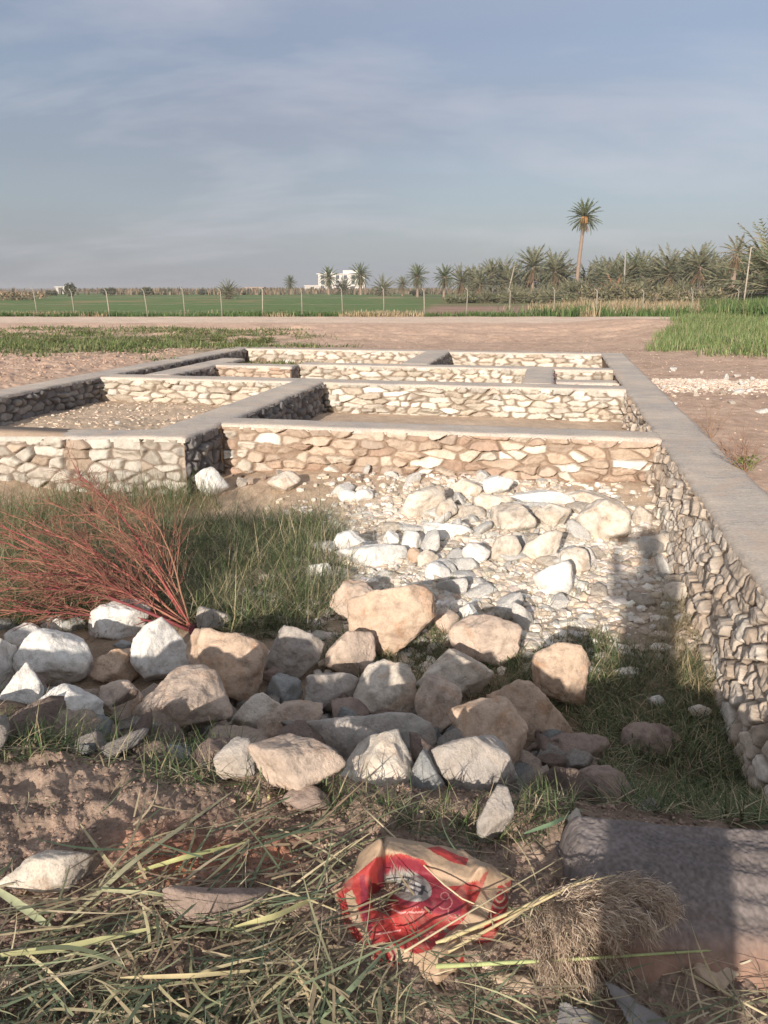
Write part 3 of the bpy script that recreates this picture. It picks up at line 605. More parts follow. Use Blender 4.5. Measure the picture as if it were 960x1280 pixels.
for (px, Y, k, sc, lab) in [
    (285, 120, 3, 0.62, 'small squat trunkless palm alone behind the green field, left of the white building'),
    (363, 210, 'S', 0.75, 'small palm on the horizon just left of the low pale outbuilding'),
    (411, 200, 'S', 1.05, 'palm in front of the left end of the white building'), (430, 205, 3, 1.0, 'low palm in front of the middle of the white building'),
    (451, 190, 'S', 1.12, 'palm at the right end of the white building'),
    (479, 170, 3, 0.95, 'low bushy palm, first one right of the white building'), (503, 165, 0, 0.62, 'mid-height palm second right of the white building'),
    (522, 150, 'S', 0.92, 'slim palm standing just above its neighbours, left of a gap in the tree line'),
    (555, 140, 'S', 0.86, 'round-crowned palm standing just right of the gap in the tree line')]:
    palm('date_palm', lab, px, Y, singles if k == 'S' else kinds[k], None, sc, random.uniform(0, 6))
random.seed(5)
for i, px in enumerate([574, 588, 603, 617, 630, 642, 655, 668, 682, 695, 708, 735, 748, 762, 776, 789, 801, 814, 826, 838, 850, 862, 874, 886, 898, 910, 923, 936, 950, 966, 982]):
    Y = 128 - i * 1.6 + random.uniform(-6, 6); k = random.choice([0, 0, 1, 2, 2, 4, 4, 5, 5])
    own = {642: 'palm of the grove directly behind the leaning bare pole', 708: 'palm of the grove just left of the foot of the tall lone palm', 735: 'palm of the grove just right of the trunk of the tall lone palm', 776: 'palm of the grove behind the thin upright pole', 574: 'leftmost palm of the dense grove, right of the round-crowned palm'}.get(px)
    palm('date_palm', own or 'shaggy grey-green palm in the dense grove along the right half of the horizon', px + random.uniform(-4, 4), Y, kinds[k], None if own else 'palms of the dense grove', random.uniform(0.78, 1.06) * (1.0 if px > 600 else 0.8), random.uniform(0, 6.28))
for i in range(34):
    px = random.uniform(590, 985); Y = random.uniform(84, 112) - max(0, px - 800) * 0.12; k = random.choice([1, 3, 3])
    palm('date_palm', 'low bushy palm filling the foot of the dense grove', px, Y, kinds[k], 'low palms at the foot of the grove', random.uniform(0.42, 0.68), random.uniform(0, 6.28), -0.3)
big = as_mesh(palm_meshes(50, 1.6, 4.6, 40, 0.0, 8, GREENS, 1.5, -0.1, 0.10, False, 18))
palm('date_palm', 'big near palm with long upright fronds cut by the right edge of the view', 965, 56, big, None, 1.02, 1.0)
palm('date_palm', 'dark tousled palm rising above the grove just left of the leaning pale pole', 915, 74, as_mesh(palm_meshes(51, 4.6, 1.9, 34, 0.02, 22, GREENS2 + DRYF[:1], 1.4, -1.1, 0.08, False, 12)), None, 0.98, 0.4)
dryp = as_mesh(palm_meshes(52, 1.4, 2.2, 16, 0.0, 34, [(0.42, 0.19, 0.12), (0.36, 0.17, 0.11), (0.48, 0.25, 0.16), (0.3, 0.2, 0.12)], 1.4, -1.0, 0.08, False, 12))
palm('date_palm', 'dead rust-red palm in the grove just right of the tall lone palm', 768, 84, dryp, None, 0.85)

def pole(lab, p0, p1, Y, r0, col, name='pole'):
    a = at_y(*p0, Y); a[2] = g1(a[0], a[1]) - 0.3; b = at_y(*p1, Y); mb = MB(); tube(mb, [a, (a + b) / 2, b], [r0, r0 * 0.85, r0 * 0.7], 8, col)
    tube(mb, [b - [0.0, 0, 0.05], b + [0.25, 0, 0.02]], [r0 * 0.5, r0 * 0.4], 5, col)
    tag(mb.build(name, M_plain), lab, 'pole')
pole('thin upright pole in front of the palm grove right of the dead red palm', (780, 370), (782, 312), 88, 0.10, (0.28, 0.27, 0.25))
pole('leaning pale bare pole in front of the palms left of the tall lone palm', (632, 368), (643, 333), 92, 0.08, (0.32, 0.28, 0.23))
pole('leaning pale pole beside the big near palm at the right edge', (932, 356), (939, 309), 54, 0.06, (0.38, 0.33, 0.27))

def leaf_clump(mb, c, R3, n, ls, pal, r, hollow=0.35, flat=1.0):
    d = r.standard_normal((n, 3)); d /= np.linalg.norm(d, axis=1, keepdims=True); rad = (hollow + (1 - hollow) * r.random(n)) ** 0.6
    lump = 0.75 + 0.35 * fbm(d[:, 0] * 2 + c[0], d[:, 1] * 2 + c[1], d[:, 2] * 2, s=3, o=3)
    P = np.asarray(c) + d * (rad * lump)[:, None] * np.asarray(R3); P = P[P[:, 2] > c[2] - R3[2] * 0.95]; n = len(P)
    a = r.standard_normal((n, 3)); a[:, 2] += 0.5; a /= np.linalg.norm(a, axis=1, keepdims=True); b = np.cross(a, r.standard_normal((n, 3))); b /= np.linalg.norm(b, axis=1, keepdims=True)
    L_ = ls * r.uniform(0.6, 1.3, n)[:, None]
    V = np.stack([P - b * L_ * 0.22, P + b * L_ * 0.22, P + a * L_], 1).reshape(-1, 3)
    mb.add(V, np.arange(len(V)).reshape(-1, 3), np.repeat(pick(pal, n, 0.18, r), 3, 0))
def bush(name, lab, cat, px, Y, Rx, Rz, n, ls, pal, seed, group=None, trunk=False, Ry=None):
    b = on_ground(px, Y); r = np.random.default_rng(seed); t = thing(name, lab, cat, b, 0, group); mb = MB()
    k = max(2, int(Rx * 1.6))
    for q in range(k + 1):
        cx = r.uniform(-0.55, 0.55) * Rx; h = Rz * r.uniform(0.65, 1.0)
        leaf_clump(mb, (cx, r.uniform(-0.3, 0.3) * Rx, h * 0.45 + (0.9 if trunk else 0)), (Rx * r.uniform(0.4, 0.65), (Ry or Rx) * 0.6, h * 0.55), n // (k + 1), ls, pal, r)
    mb.build('foliage', M_leaf, t)
    mb = MB()
    for q in range(5):
        a = r.uniform(0, 6.28); tube(mb, [(0, 0, -0.2), (0.15 * math.cos(a) * Rx, 0.15 * math.sin(a) * Rx, Rz * 0.35), (0.4 * math.cos(a) * Rx, 0.4 * math.sin(a) * Rx, Rz * 0.75)], [0.06, 0.045, 0.02], 5, (0.22, 0.17, 0.13))
    mb.build('stem', M_twig, t)
OL = [(0.20, 0.18, 0.10), (0.16, 0.16, 0.09), (0.25, 0.21, 0.13), (0.13, 0.13, 0.08)]
DK = [(0.09, 0.10, 0.06), (0.12, 0.13, 0.075), (0.16, 0.14, 0.10)]
for i, (px, Y, rx, rz, lab) in enumerate([(88, 150, 1.7, 3.2, 'tallest dark shrub on the far left horizon, standing up like a small tree'), (62, 170, 1.6, 1.6, 'low dark shrub left of the tallest horizon shrub'),
        (135, 175, 2.1, 2.0, 'rounded dark shrub second from the left group on the horizon'), (181, 165, 1.7, 2.2, 'dark pointed shrub on the left horizon between two fence posts'),
        (206, 200, 2.5, 1.4, 'long low dark shrub on the left horizon right of the pointed one'), (250, 190, 1.6, 1.7, 'small dark shrub on the horizon left of the squat palm'), (20, 110, 5.5, 1.5, 'broad brownish bush mass at the far left edge behind the field'),
        (520, 170, 2.4, 1.6, 'low shrub in the gap foot between the slim palm and the grove')]):
    bush('shrub', lab, 'shrub', px, Y, rx, rz, 900, 0.38, DK if i != 6 else DRYF + OL, 300 + i)
random.seed(9)
for i in range(22):
    px = 745 + i * 11 + random.uniform(-5, 5); Y = 66 + random.uniform(-8, 10)
    bush('shrub', 'olive-brown tangled shrub at the foot of the palm grove at the right', 'shrub', px, Y, random.uniform(1.8, 2.8), random.uniform(1.3, 2.3), 1300, 0.30, OL, 330 + i, 'tangled shrubs below the grove')
for i in range(16):
    px = 575 + i * 11 + random.uniform(-5, 5); Y = 92 + random.uniform(-5, 5)
    bush('shrub', 'low olive shrub along the foot of the grove near the tall lone palm', 'shrub', px, Y, random.uniform(1.6, 2.4), random.uniform(0.8, 1.5), 600, 0.32, OL + GREENS2[:2], 360 + i, 'low shrubs near the lone palm')

def blades_obj(name, label, X, Y, h, w, lean, curl, cols, segs=3, az=None, roll=None, zoff=0.0, mat=None, kind='stuff'):
    n = len(X); az = rng.uniform(0, 2 * math.pi, n) if az is None else az
    P = np.stack([X, Y, G(X, Y) + zoff - 0.005], 1); V, F, C = ribbons(P, h, w, az, lean, curl, cols, segs, roll)
    o = mk(name, V, F, mat or M_blade, None, C); tag(o, label, kind=kind); return o
def region(n, x0, x1, y0, y1, dens):
    X = rng.uniform(x0, x1, n); Y = rng.uniform(y0, y1, n); k = rng.random(n) < dens(X, Y); return X[k], Y[k]
DRY = [(0.42, 0.33, 0.20), (0.36, 0.28, 0.17), (0.48, 0.38, 0.25), (0.30, 0.25, 0.14)]
GRN = [(0.09, 0.16, 0.045), (0.12, 0.19, 0.06), (0.07, 0.12, 0.035), (0.16, 0.21, 0.08)]
# scrub belt behind the fence at the right, reeds, the right-hand tall grass, weeds left
X, Y = region(60000, 5, 36, 44.5, 62, lambda x, y: sst(-0.15, 0.35, fbm(x * 0.3, y * 0.3, s=80)) * sst(5.5, 9, x - (y - 45) * 0.15))
blades_obj('dry_scrub', 'dry tan and green reeds and scrub along the track at the right', X, Y, rng.uniform(0.4, 1.15, len(X)) * (0.7 + 0.6 * fbm(X * 0.5, Y * 0.5, s=82)), 0.05, rng.uniform(0, 0.5, len(X)), rng.uniform(0, 0.9, len(X)),
           np.where((fbm(X * 0.25, Y * 0.25, s=81) > 0.12)[:, None], pick(GRN, len(X)), pick(DRY, len(X))))
X, Y = region(42000, 17, 40, 36, 58, lambda x, y: sst(-0.3, 0.2, fbm(x * 0.3, y * 0.3, s=85)) * sst(17, 20, x - (y - 45) * 0.3))
blades_obj('green_scrub', 'green weeds on the rise under the big palm at the right edge', X, Y, rng.uniform(0.5, 1.2, len(X)), 0.05, rng.uniform(0, 0.5, len(X)), rng.uniform(0, 0.8, len(X)), pick(GRN + [(0.22, 0.24, 0.10)], len(X)))
X, Y = region(52000, 5.6, 17, 16.5, 34, lambda x, y: sst(0.0, 1.0, x - 0.345 * y + 0.9 * fbm(y * 0.4, x * 0.2, s=86) + 0.3) * sst(-1.0, 0.3, (x - 6.2) * 0.9 - (21 - y) * 0.8) * sst(-0.5, 0.0, fbm(x * 0.6, y * 0.6, s=87)))
blades_obj('tall_grass', 'thick green grass patch beside the track on the right', X, Y, rng.uniform(0.14, 0.38, len(X)), 0.022, rng.uniform(0, 0.45, len(X)), rng.uniform(0.1, 0.9, len(X)), pick([(0.12, 0.19, 0.06), (0.17, 0.24, 0.08), (0.22, 0.27, 0.11), (0.30, 0.29, 0.15)], len(X)))
X, Y = region(50000, -18, 0, 17.5, 33, lambda x, y: sst(0.0, 0.35, fbm(x * 0.45, y * 0.7, s=88, o=4) + 0.20 * sst(-3, -9, x) + 0.12 * (np.abs(y - 23) < 3)) * sst(0, -3, x + (y - 22) * 0.2))
blades_obj('weeds', 'low dark green weeds over the soil at the left', X, Y, rng.uniform(0.05, 0.20, len(X)), 0.03, rng.uniform(0.2, 1.1, len(X)), rng.uniform(0, 0.8, len(X)), pick([(0.12, 0.17, 0.05), (0.16, 0.20, 0.07), (0.09, 0.12, 0.04), (0.22, 0.22, 0.10)], len(X)))
X, Y = region(60000, -32, 8, 44.3, 52, lambda x, y: sst(-0.3, 0.2, fbm(x * 0.35, y * 0.5, s=90)) * sst(52, 45, y))
blades_obj('field_edge_grass', 'green and dry grass along the foot of the wire fence', X, Y, rng.uniform(0.08, 0.38, len(X)), 0.05, rng.uniform(0, 0.6, len(X)), rng.uniform(0, 0.8, len(X)),
           np.where((fbm(X * 0.2, Y * 0.3, s=91) > 0.15)[:, None], pick(DRY, len(X)), pick([(0.07, 0.12, 0.035), (0.10, 0.16, 0.05), (0.13, 0.18, 0.06)], len(X))))
X, Y = region(30000, -120, 20, 150, 330, lambda x, y: sst(-0.3, 0.3, fbm(x * 0.03, y * 0.02, s=92)))
blades_obj('horizon_scrub', 'thin line of brown scrub along the horizon behind the green field', X, Y + 40, rng.uniform(0.6, 2.0, len(X)), 0.5, rng.uniform(0, 0.3, len(X)), rng.uniform(0, 0.5, len(X)), pick([(0.22, 0.15, 0.10), (0.16, 0.13, 0.085), (0.27, 0.20, 0.13), (0.13, 0.13, 0.08)], len(X)), segs=2)
for i, (px, Y0) in enumerate([(100, 31), (268, 27.5), (300, 26.5), (318, 26.2), (330, 27), (62, 24), (180, 23), (240, 24)]):
    b = on_ground(px, Y0); r = np.random.default_rng(400 + i); t = thing('weed_clump', ['dull green weed clump on the track bank at the left', 'small dark weed clump'][0] if i == 0 else 'small dark green weed clump on the soil before the dirt track', 'weed', b, 0, None if i == 0 else 'small weed clumps')
    mb = MB(); leaf_clump(mb, (0, 0, 0.06), ((0.9 if i == 0 else 0.42), 0.35, 0.2), 900, 0.06, [(0.14, 0.17, 0.06), (0.10, 0.13, 0.045), (0.20, 0.19, 0.09)], r, 0.1); mb.build('foliage', M_leaf, t)
# bare twig shrub outside the right wall
def twig_plant(lab, base, n, L, col, seed, leaves=0):
    r = np.random.default_rng(seed); t = thing('twig_plant', lab, 'plant', base); mb = MB()
    for k in range(n):
        a = r.uniform(0, 6.28); le = r.uniform(0.2, 0.9); l = L * r.uniform(0.5, 1); d = np.array([math.cos(a) * math.sin(le), math.sin(a) * math.sin(le), math.cos(le)])
        P = [np.zeros(3)]; 
        for q in range(5): d = d + r.normal(0, 0.12, 3); d /= np.linalg.norm(d); P.append(P[-1] + d * l / 5)
        tube(mb, P, np.linspace(0.0055, 0.0018, 6), 4, col, cap=False)
        for q in (2, 3, 4):
            dd = d + r.normal(0, 0.6, 3); dd /= np.linalg.norm(dd); tube(mb, [P[q], P[q] + dd * l * 0.2, P[q] + (dd + r.normal(0, 0.2, 3)) * l * 0.35], [0.003, 0.002, 0.001], 3, col, cap=False)
    mb.build('stem', M_twig, t)
    if leaves:
        mb = MB(); leaf_clump(mb, (0, 0, L * 0.25), (L * 0.4, L * 0.4, L * 0.25), leaves, 0.035, [(0.20, 0.21, 0.07), (0.14, 0.16, 0.05)], r, 0.1); mb.build('foliage', M_leaf, t)
twig_plant('bare dry twig plant with a few green leaves just outside the right wall', at_z(930, 592, -0.05), 16, 0.42, (0.25, 0.15, 0.10), 61, 120)
twig_plant('thin brown twig sprig standing beside the right wall left of the bigger twig plant', at_z(888, 548, -0.05), 7, 0.42, (0.28, 0.18, 0.12), 62)

# ------------------------------------------------------------------ boulders and rubble
def ico(sub):
    import bmesh
    bm = bmesh.new(); bmesh.ops.create_icosphere(bm, subdivisions=sub, radius=1.0)
    V = np.array([v.co[:] for v in bm.verts]); F = np.array([[q.index for q in f.verts] for f in bm.faces]); bm.free(); return V / np.linalg.norm(V, axis=1, keepdims=True), F
ICO = {k: ico(k) for k in (2, 3, 4, 5, 6)}
def rock_surface(N, D, sub, size, seed, p=16, rough=1.0):
    """rounded polyhedron from face normals N and distances D, broken up by noise"""
    V, F = ICO[sub]; N = np.asarray(N, float); N = N / np.linalg.norm(N, axis=1, keepdims=True); D = np.asarray(D, float)
    rk = np.random.default_rng(seed + 77); K = 26; d2 = rk.standard_normal((K, 3)); d2 /= np.linalg.norm(d2, axis=1, keepdims=True)
    r2 = 1.0 / (np.maximum(d2 @ N.T, 0) / D[None]).max(1); j2 = d2 + 0.75 * rk.standard_normal((K, 3)); 
    near_n = N[(np.maximum(d2 @ N.T, 0) / D[None]).argmax(1)]; j2 = 0.55 * near_n + 0.6 * j2; j2 /= np.linalg.norm(j2, axis=1, keepdims=True)
    dd = (d2 * j2).sum(1) * r2 * rk.uniform(0.84, 1.0, K); ok = dd > 0.25 * size
    N = np.concatenate([N, j2[ok]]); D = np.concatenate([D, dd[ok]]); p = p * 4.5
    k = np.maximum(V @ N.T, 0) / D[None]; km = k.max(1, keepdims=True)
    r = (((k / km) ** p).sum(1) ** (-1.0 / p)) / km[:, 0]
    P = V * r[:, None]; q = P / size; s = seed
    low = fbm(q[:, 0] * 1.7 + s, q[:, 1] * 1.7, q[:, 2] * 1.7, s=s % 97, o=3)
    mid = fbm(q[:, 0] * 5 + s, q[:, 1] * 5, q[:, 2] * 5, s=s % 89, o=4, g=0.6)
    chip = -np.abs(fbm(q[:, 0] * 2.8 - s, q[:, 1] * 2.8, q[:, 2] * 2.8, s=s % 83, o=4, g=0.62))
    rdg = -np.abs(fbm(q[:, 0] * 7 + s, q[:, 1] * 7, q[:, 2] * 7, s=s % 71, o=3, g=0.6))
    st = np.floor((q[:, 2] * 0.6 + q[:, 0] * 0.35 + 0.25 * low) * 7) % 2 * 0.012
    P = P + V * (size * rough * (0.012 * low + 0.022 * mid + 0.045 * (chip + 0.2) + 0.035 * (rdg + 0.2) + 1.0 * st))[:, None]
    return P, F
LABELS = set()
def boulder(lab, poly, mat, thick=0.85, ang=16, dY=0.0, sub=5, seed=None, name='boulder', rough=1.0, sink=0.0, cat='rock', Yfix=None, tilt=0.0, group=None):
    """a rock with the outline seen in the photograph, its own distance and a real thickness"""
    seed = seed or (abs(hash(poly[0])) % 9000 + len(lab)); r = np.random.default_rng(len(lab) * 131 + int(poly[0][0] * 7 + poly[0][1] * 13 + 5000))
    q = np.array(poly, float); bot = q[np.argmax(q[:, 1])]
    area = 0.5 * abs(np.dot(q[:, 0], np.roll(q[:, 1], 1)) - np.dot(q[:, 1], np.roll(q[:, 0], 1)))
    x, y = q[:, 0], q[:, 1]; cr = x * np.roll(y, -1) - np.roll(x, -1) * y; A = cr.sum() / 2
    c = np.array([((x + np.roll(x, -1)) * cr).sum(), ((y + np.roll(y, -1)) * cr).sum()]) / (6 * A)
    H = hit(bot[0], bot[1] - sink)
    size_px = math.sqrt(area)
    if dY == 0.0 and sub == 5 and name == 'boulder': dY = 0.27 if bot[1] > 975 else (0.12 if bot[1] > 925 else 0.0)
    if bot[1] > 1030: dY = 0
    if 960 < bot[1] < 970 and c[0] < 240: dY = 0.22
    d0 = H[1] + dY; th = 0.5 * thick * size_px / FPX * d0
    Y = (d0 + th * 0.55) if Yfix is None else Yfix
    C = at_y(c[0], c[1], Y); dep = Y * math.cos(PITCH) - (C[2] - CH) * math.sin(PITCH)
    e3 = C - np.array([0, 0, CH]); e3 /= np.linalg.norm(e3); e1 = np.array([1.0, 0, 0]); e1 -= e3 * e3[0]; e1 /= np.linalg.norm(e1); e2 = np.cross(e1, e3)
    L2 = (q - c) * dep / FPX * np.array([1, -1]); th = 0.5 * thick * size_px / FPX * dep
    if A > 0: pass
    N, D = [], []
    m = len(L2); area2 = (L2[:, 0] * np.roll(L2[:, 1], -1) - np.roll(L2[:, 0], -1) * L2[:, 1]).sum()
    for i in range(m):
        a, b = L2[i], L2[(i + 1) % m]; t = b - a; n = np.array([t[1], -t[0]]) * (1 if area2 > 0 else -1); ln = np.linalg.norm(n)
        if ln < 1e-6: continue
        n /= ln; d = float(n @ a)
        if d <= 0.004: continue
        tz = r.normal(0, 0.16); N.append(n[0] * e1 + n[1] * e2 + tz * e3); D.append(d * 1.02)
    for s_, cnt in ((-1, 4), (1, 4)):
        a0 = r.uniform(0, 6.28)
        for k in range(cnt):
            ph = a0 + k * 2 * math.pi / cnt + r.normal(0, 0.35); sp = r.uniform(0.3, 0.95)
            N.append(s_ * e3 * math.cos(sp) + math.sin(sp) * (math.cos(ph) * e1 + math.sin(ph) * e2)); D.append(th * r.uniform(0.78, 1.12) * (1 + 0.35 * math.sin(sp)))
    size = size_px / FPX * dep
    P, F = rock_surface(N, D, sub, size, int(r.integers(1, 9000)), ang, rough)
    for ax_, k_ in ((e1, 0), (e2, 1)):
        pr = P @ ax_; lo_, hi_ = pr.min(), pr.max(); tl, th_ = L2[:, k_].min(), L2[:, k_].max()
        P = P + np.outer((pr - lo_) / (hi_ - lo_) * (th_ - tl) * 1.04 + tl - 0.02 * (th_ - tl) - pr, ax_)
    if dY > 0.1:
        h2 = P @ e2; hm = np.clip(-h2 / (-h2.min()), 0, 1); P = P - np.outer(hm ** 1.5 * 0.10, [0, 0, 1])
    assert lab not in LABELS or group, lab
    if len(lab.split()) > 16: print('LONG', lab)
    LABELS.add(lab)
    o = mk(name, P, F, RM[mat], None, None); o.location = C; tag(o, lab, cat, group); return o
B = boulder
# -- bright chalky heap on the left
B('speckled white lens-shaped boulder at the top of the white heap below the red branches', [(113,790),(122,770),(145,755),(180,749),(185,765),(172,792),(150,803),(125,800)], 'white', dY=0.10)
B('steep white triangular boulder at the right end of the white heap', [(166,842),(178,815),(190,785),(203,773),(215,782),(235,808),(237,838),(205,850)], 'white', ang=26)
B('largest rounded chalk-white boulder in the middle of the white heap', [(22,818),(45,787),(80,788),(110,800),(113,815),(105,842),(90,856),(55,848),(25,835)], 'white')
B('flat-topped white boulder with a pitted upper face behind the largest white boulder', [(8,806),(10,788),(35,779),(55,785),(60,802),(30,815)], 'white', dY=0.12)
B('small upright white stone peeping over the largest white boulder', [(52,792),(60,774),(75,769),(82,785),(78,798)], 'white', dY=0.12, sub=4)
B('small blue-grey white stone beside the upright one at the top of the white heap', [(79,795),(82,775),(100,771),(109,780),(108,797)], 'slate', dY=0.12, sub=4)
B('pale boulder cut by the left edge of the view, middle of the white heap', [(-40,812),(0,800),(15,803),(20,825),(15,852),(0,872),(-40,860)], 'white')
B('pale stone lying behind the boulder cut by the left edge', [(-20,788),(0,774),(20,773),(27,783),(12,800),(-15,802)], 'slate', dY=0.15, sub=4)
B('smallest pale stone at the very left edge, topmost of the white heap', [(-10,764),(4,759),(17,764),(18,772),(0,778),(-10,774)], 'slate', dY=0.2, sub=4)
B('white pointed boulder low at the left of the heap with grass blades across it', [(3,880),(18,850),(35,830),(52,835),(52,872),(38,896),(5,900)], 'white', ang=22)
B('white wedge boulder at the foot of the heap, its lower half behind dark grass', [(33,892),(48,865),(75,856),(105,862),(127,868),(120,892),(95,912),(50,914)], 'white')
B('small rugged rust-brown boulder between the white boulders', [(116,840),(133,818),(160,811),(174,816),(177,832),(165,850),(135,853),(120,849)], 'orange', rough=1.5)
B('small pale stone above the rust-brown boulder in the white heap', [(142,814),(152,801),(170,800),(175,812),(160,818)], 'slate', dY=0.08, sub=4)
B('tan angular stone in shade right of the white wedge boulder', [(124,866),(140,851),(160,853),(177,872),(173,892),(150,908),(130,897)], 'tan')
# -- tan and grey heap in the middle
B('broad tan pyramid-shaped boulder with crossing twig shadows, left of the big split ochre one', [(166,895),(175,880),(205,847),(235,838),(248,832),(262,855),(288,878),(282,902),(262,917),(215,922),(185,920)], 'tan', ang=24, dY=-0.05)
B('big tilted boulder with a rough ochre broken face and a smooth grey back', [(234,797),(242,788),(270,787),(300,803),(320,828),(334,857),(318,872),(300,877),(278,864),(255,832),(238,818)], 'orange', ang=20, rough=1.25)
B('flat grey stone behind the heap at the foot of the red branches', [(246,768),(255,758),(280,760),(289,772),(285,788),(248,789)], 'grey', sub=4)
B('round brown-grey boulder with a pale pink streak at the back of the heap', [(331,806),(345,792),(368,783),(392,794),(405,812),(398,837),(380,847),(345,834),(332,822)], 'grey')
B('rounded pale tan boulder between the brown-grey one and the big ochre slab', [(407,817),(415,799),(440,790),(462,796),(469,815),(458,840),(430,844),(410,837)], 'tan')
B('small pointed blue-grey stone above the oval cream stone', [(333,872),(350,846),(358,842),(378,858),(377,876),(350,884)], 'slate', sub=4, ang=24)
B('oval cream stone with a sunlit top right of the tan pyramid boulder', [(288,897),(305,878),(330,867),(352,871),(359,881),(348,897),(330,917),(300,920)], 'cream')
B('pinkish mottled stone leaning against the oval cream stone', [(322,922),(350,892),(372,876),(400,877),(402,897),(387,918),(355,924)], 'tan')
B('squarish grey-tan stone in the centre of the heap above the long grey slab', [(382,870),(390,846),(420,842),(446,850),(450,872),(434,886),(420,893),(400,889),(384,884)], 'grey')
B('small brown-grey stone tucked above the long grey slab', [(414,900),(430,875),(442,872),(461,890),(457,907),(423,908)], 'brown', sub=4)
B('long flat grey slab lying across the heap', [(378,922),(385,908),(440,897),(500,892),(540,894),(544,917),(530,941),(490,938),(430,948),(398,941)], 'grey', thick=0.7)
B('elongated cream boulder with a rippled lower face, pointing up in the middle of the heap', [(442,850),(452,825),(470,827),(500,845),(519,870),(519,894),(490,899),(465,891),(447,872)], 'cream')
B('large oval mottled boulder lying low at the front of the heap', [(310,955),(318,935),(340,920),(370,918),(400,931),(429,955),(431,972),(410,988),(370,988),(335,981),(314,970)], 'tan', dY=-0.02)
B('small smooth brown stone on the soil under the large oval boulder', [(353,998),(362,981),(385,984),(411,1000),(415,1010),(375,1012)], 'brown', sub=4, ang=10)
B('front boulder with a sunlit cream peak and a grey shaded base', [(411,1004),(433,965),(450,945),(501,915),(507,930),(507,962),(518,1005),(510,1024),(460,1024),(430,1014)], 'cream', ang=26)
B('blue-grey rounded stone tucked against the right side of the cream-peaked boulder', [(504,952),(520,939),(541,939),(556,965),(558,1002),(545,1023),(515,1023)], 'slate')
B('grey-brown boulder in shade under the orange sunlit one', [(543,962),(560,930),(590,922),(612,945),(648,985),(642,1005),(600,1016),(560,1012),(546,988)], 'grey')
B('big orange sunlit boulder near the right of the heap, lower edge shaded', [(561,917),(569,880),(590,872),(630,879),(651,910),(658,950),(654,973),(632,971),(608,944),(565,928)], 'orange', dY=-0.05)
B('tan stone leaning under the split cream boulder', [(519,872),(535,844),(550,848),(573,870),(577,890),(562,908),(545,914),(527,898)], 'tan')
B('cream boulder with a slanting shadow band, right of the elongated one', [(521,842),(530,821),(560,812),(590,817),(614,834),(615,867),(590,875),(565,871),(539,853)], 'cream', dY=0.05)
B('half grey half peach boulder at the right side of the heap', [(611,872),(630,852),(665,857),(690,869),(716,890),(718,912),(700,927),(665,933),(640,908),(625,884)], 'orange')
B('rounded peach boulder standing apart at the right of the heap on dark grass', [(667,847),(675,820),(700,805),(725,814),(737,835),(734,862),(722,880),(700,873),(675,858)], 'orange')
B('grey boulder with a tan rim standing apart in front of the white rubble', [(562,798),(580,774),(615,769),(640,784),(651,801),(640,822),(615,833),(580,818)], 'tan', ang=12)
B('biggest peach-coloured slab boulder upright behind the heap', [(436,793),(445,762),(470,737),(515,732),(542,734),(543,760),(520,803),(500,820),(470,815),(445,805)], 'orange', ang=22, thick=0.7)
B('pale tan boulder behind the left side of the biggest peach slab', [(413,752),(420,734),(440,725),(470,729),(480,745),(465,768),(435,775),(417,768)], 'tan')
B('small tan angular stone just right of the biggest peach slab', [(539,784),(548,761),(565,764),(574,775),(560,792)], 'tan', sub=4, ang=26)
B('small bright white pointed stone on dark ground right of the biggest peach slab', [(573,774),(576,754),(590,759),(599,770),(590,781)], 'white', sub=4, ang=26)
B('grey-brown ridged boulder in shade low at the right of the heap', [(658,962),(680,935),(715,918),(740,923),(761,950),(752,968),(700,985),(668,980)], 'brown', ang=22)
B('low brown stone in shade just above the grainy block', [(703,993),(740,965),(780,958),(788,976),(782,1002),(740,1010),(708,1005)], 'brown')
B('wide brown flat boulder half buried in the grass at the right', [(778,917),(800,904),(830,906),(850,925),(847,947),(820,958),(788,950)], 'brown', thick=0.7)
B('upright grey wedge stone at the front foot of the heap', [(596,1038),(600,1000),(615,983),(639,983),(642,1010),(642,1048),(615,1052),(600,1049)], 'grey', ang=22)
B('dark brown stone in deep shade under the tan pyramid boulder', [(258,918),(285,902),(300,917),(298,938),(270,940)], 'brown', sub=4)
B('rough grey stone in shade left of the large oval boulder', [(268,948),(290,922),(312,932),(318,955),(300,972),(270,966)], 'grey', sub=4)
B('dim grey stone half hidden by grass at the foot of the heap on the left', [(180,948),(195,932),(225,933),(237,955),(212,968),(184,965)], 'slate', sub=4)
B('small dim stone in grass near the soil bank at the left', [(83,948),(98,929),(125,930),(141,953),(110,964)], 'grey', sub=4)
B('small dark stone wedged behind the brown-grey round boulder', [(326,852),(336,833),(356,836),(356,856)], 'brown', sub=4)
B('small grey stone cut by the right edge of the view in the shaded grass', [(943,928),(955,914),(990,914),(990,950),(952,953)], 'slate', sub=4)
B('small pale stone standing at the left corner of the grainy block', [(710,1018),(716,1011),(728,1012),(728,1045),(715,1040)], 'cream', sub=4)
B('whiter of the two small stones in the shaded grass before the right wall', [(811,880),(822,869),(832,872),(830,884)], 'white', sub=3)
B('flat pale stone in the shaded grass before the right wall, nearer the wall', [(862,888),(872,881),(884,886),(889,899),(876,900)], 'cream', sub=3)
B('long yellow-cream flat stone half buried in the soil bank at the left', [(5,1078),(16,1065),(60,1068),(120,1083),(120,1100),(60,1113),(15,1103)], 'cream', thick=0.8, rough=0.8)
B('flat grey slab under the cut grass in the foreground', [(206,1122),(240,1112),(330,1111),(334,1146),(290,1154),(225,1152)], 'brown', thick=0.9)
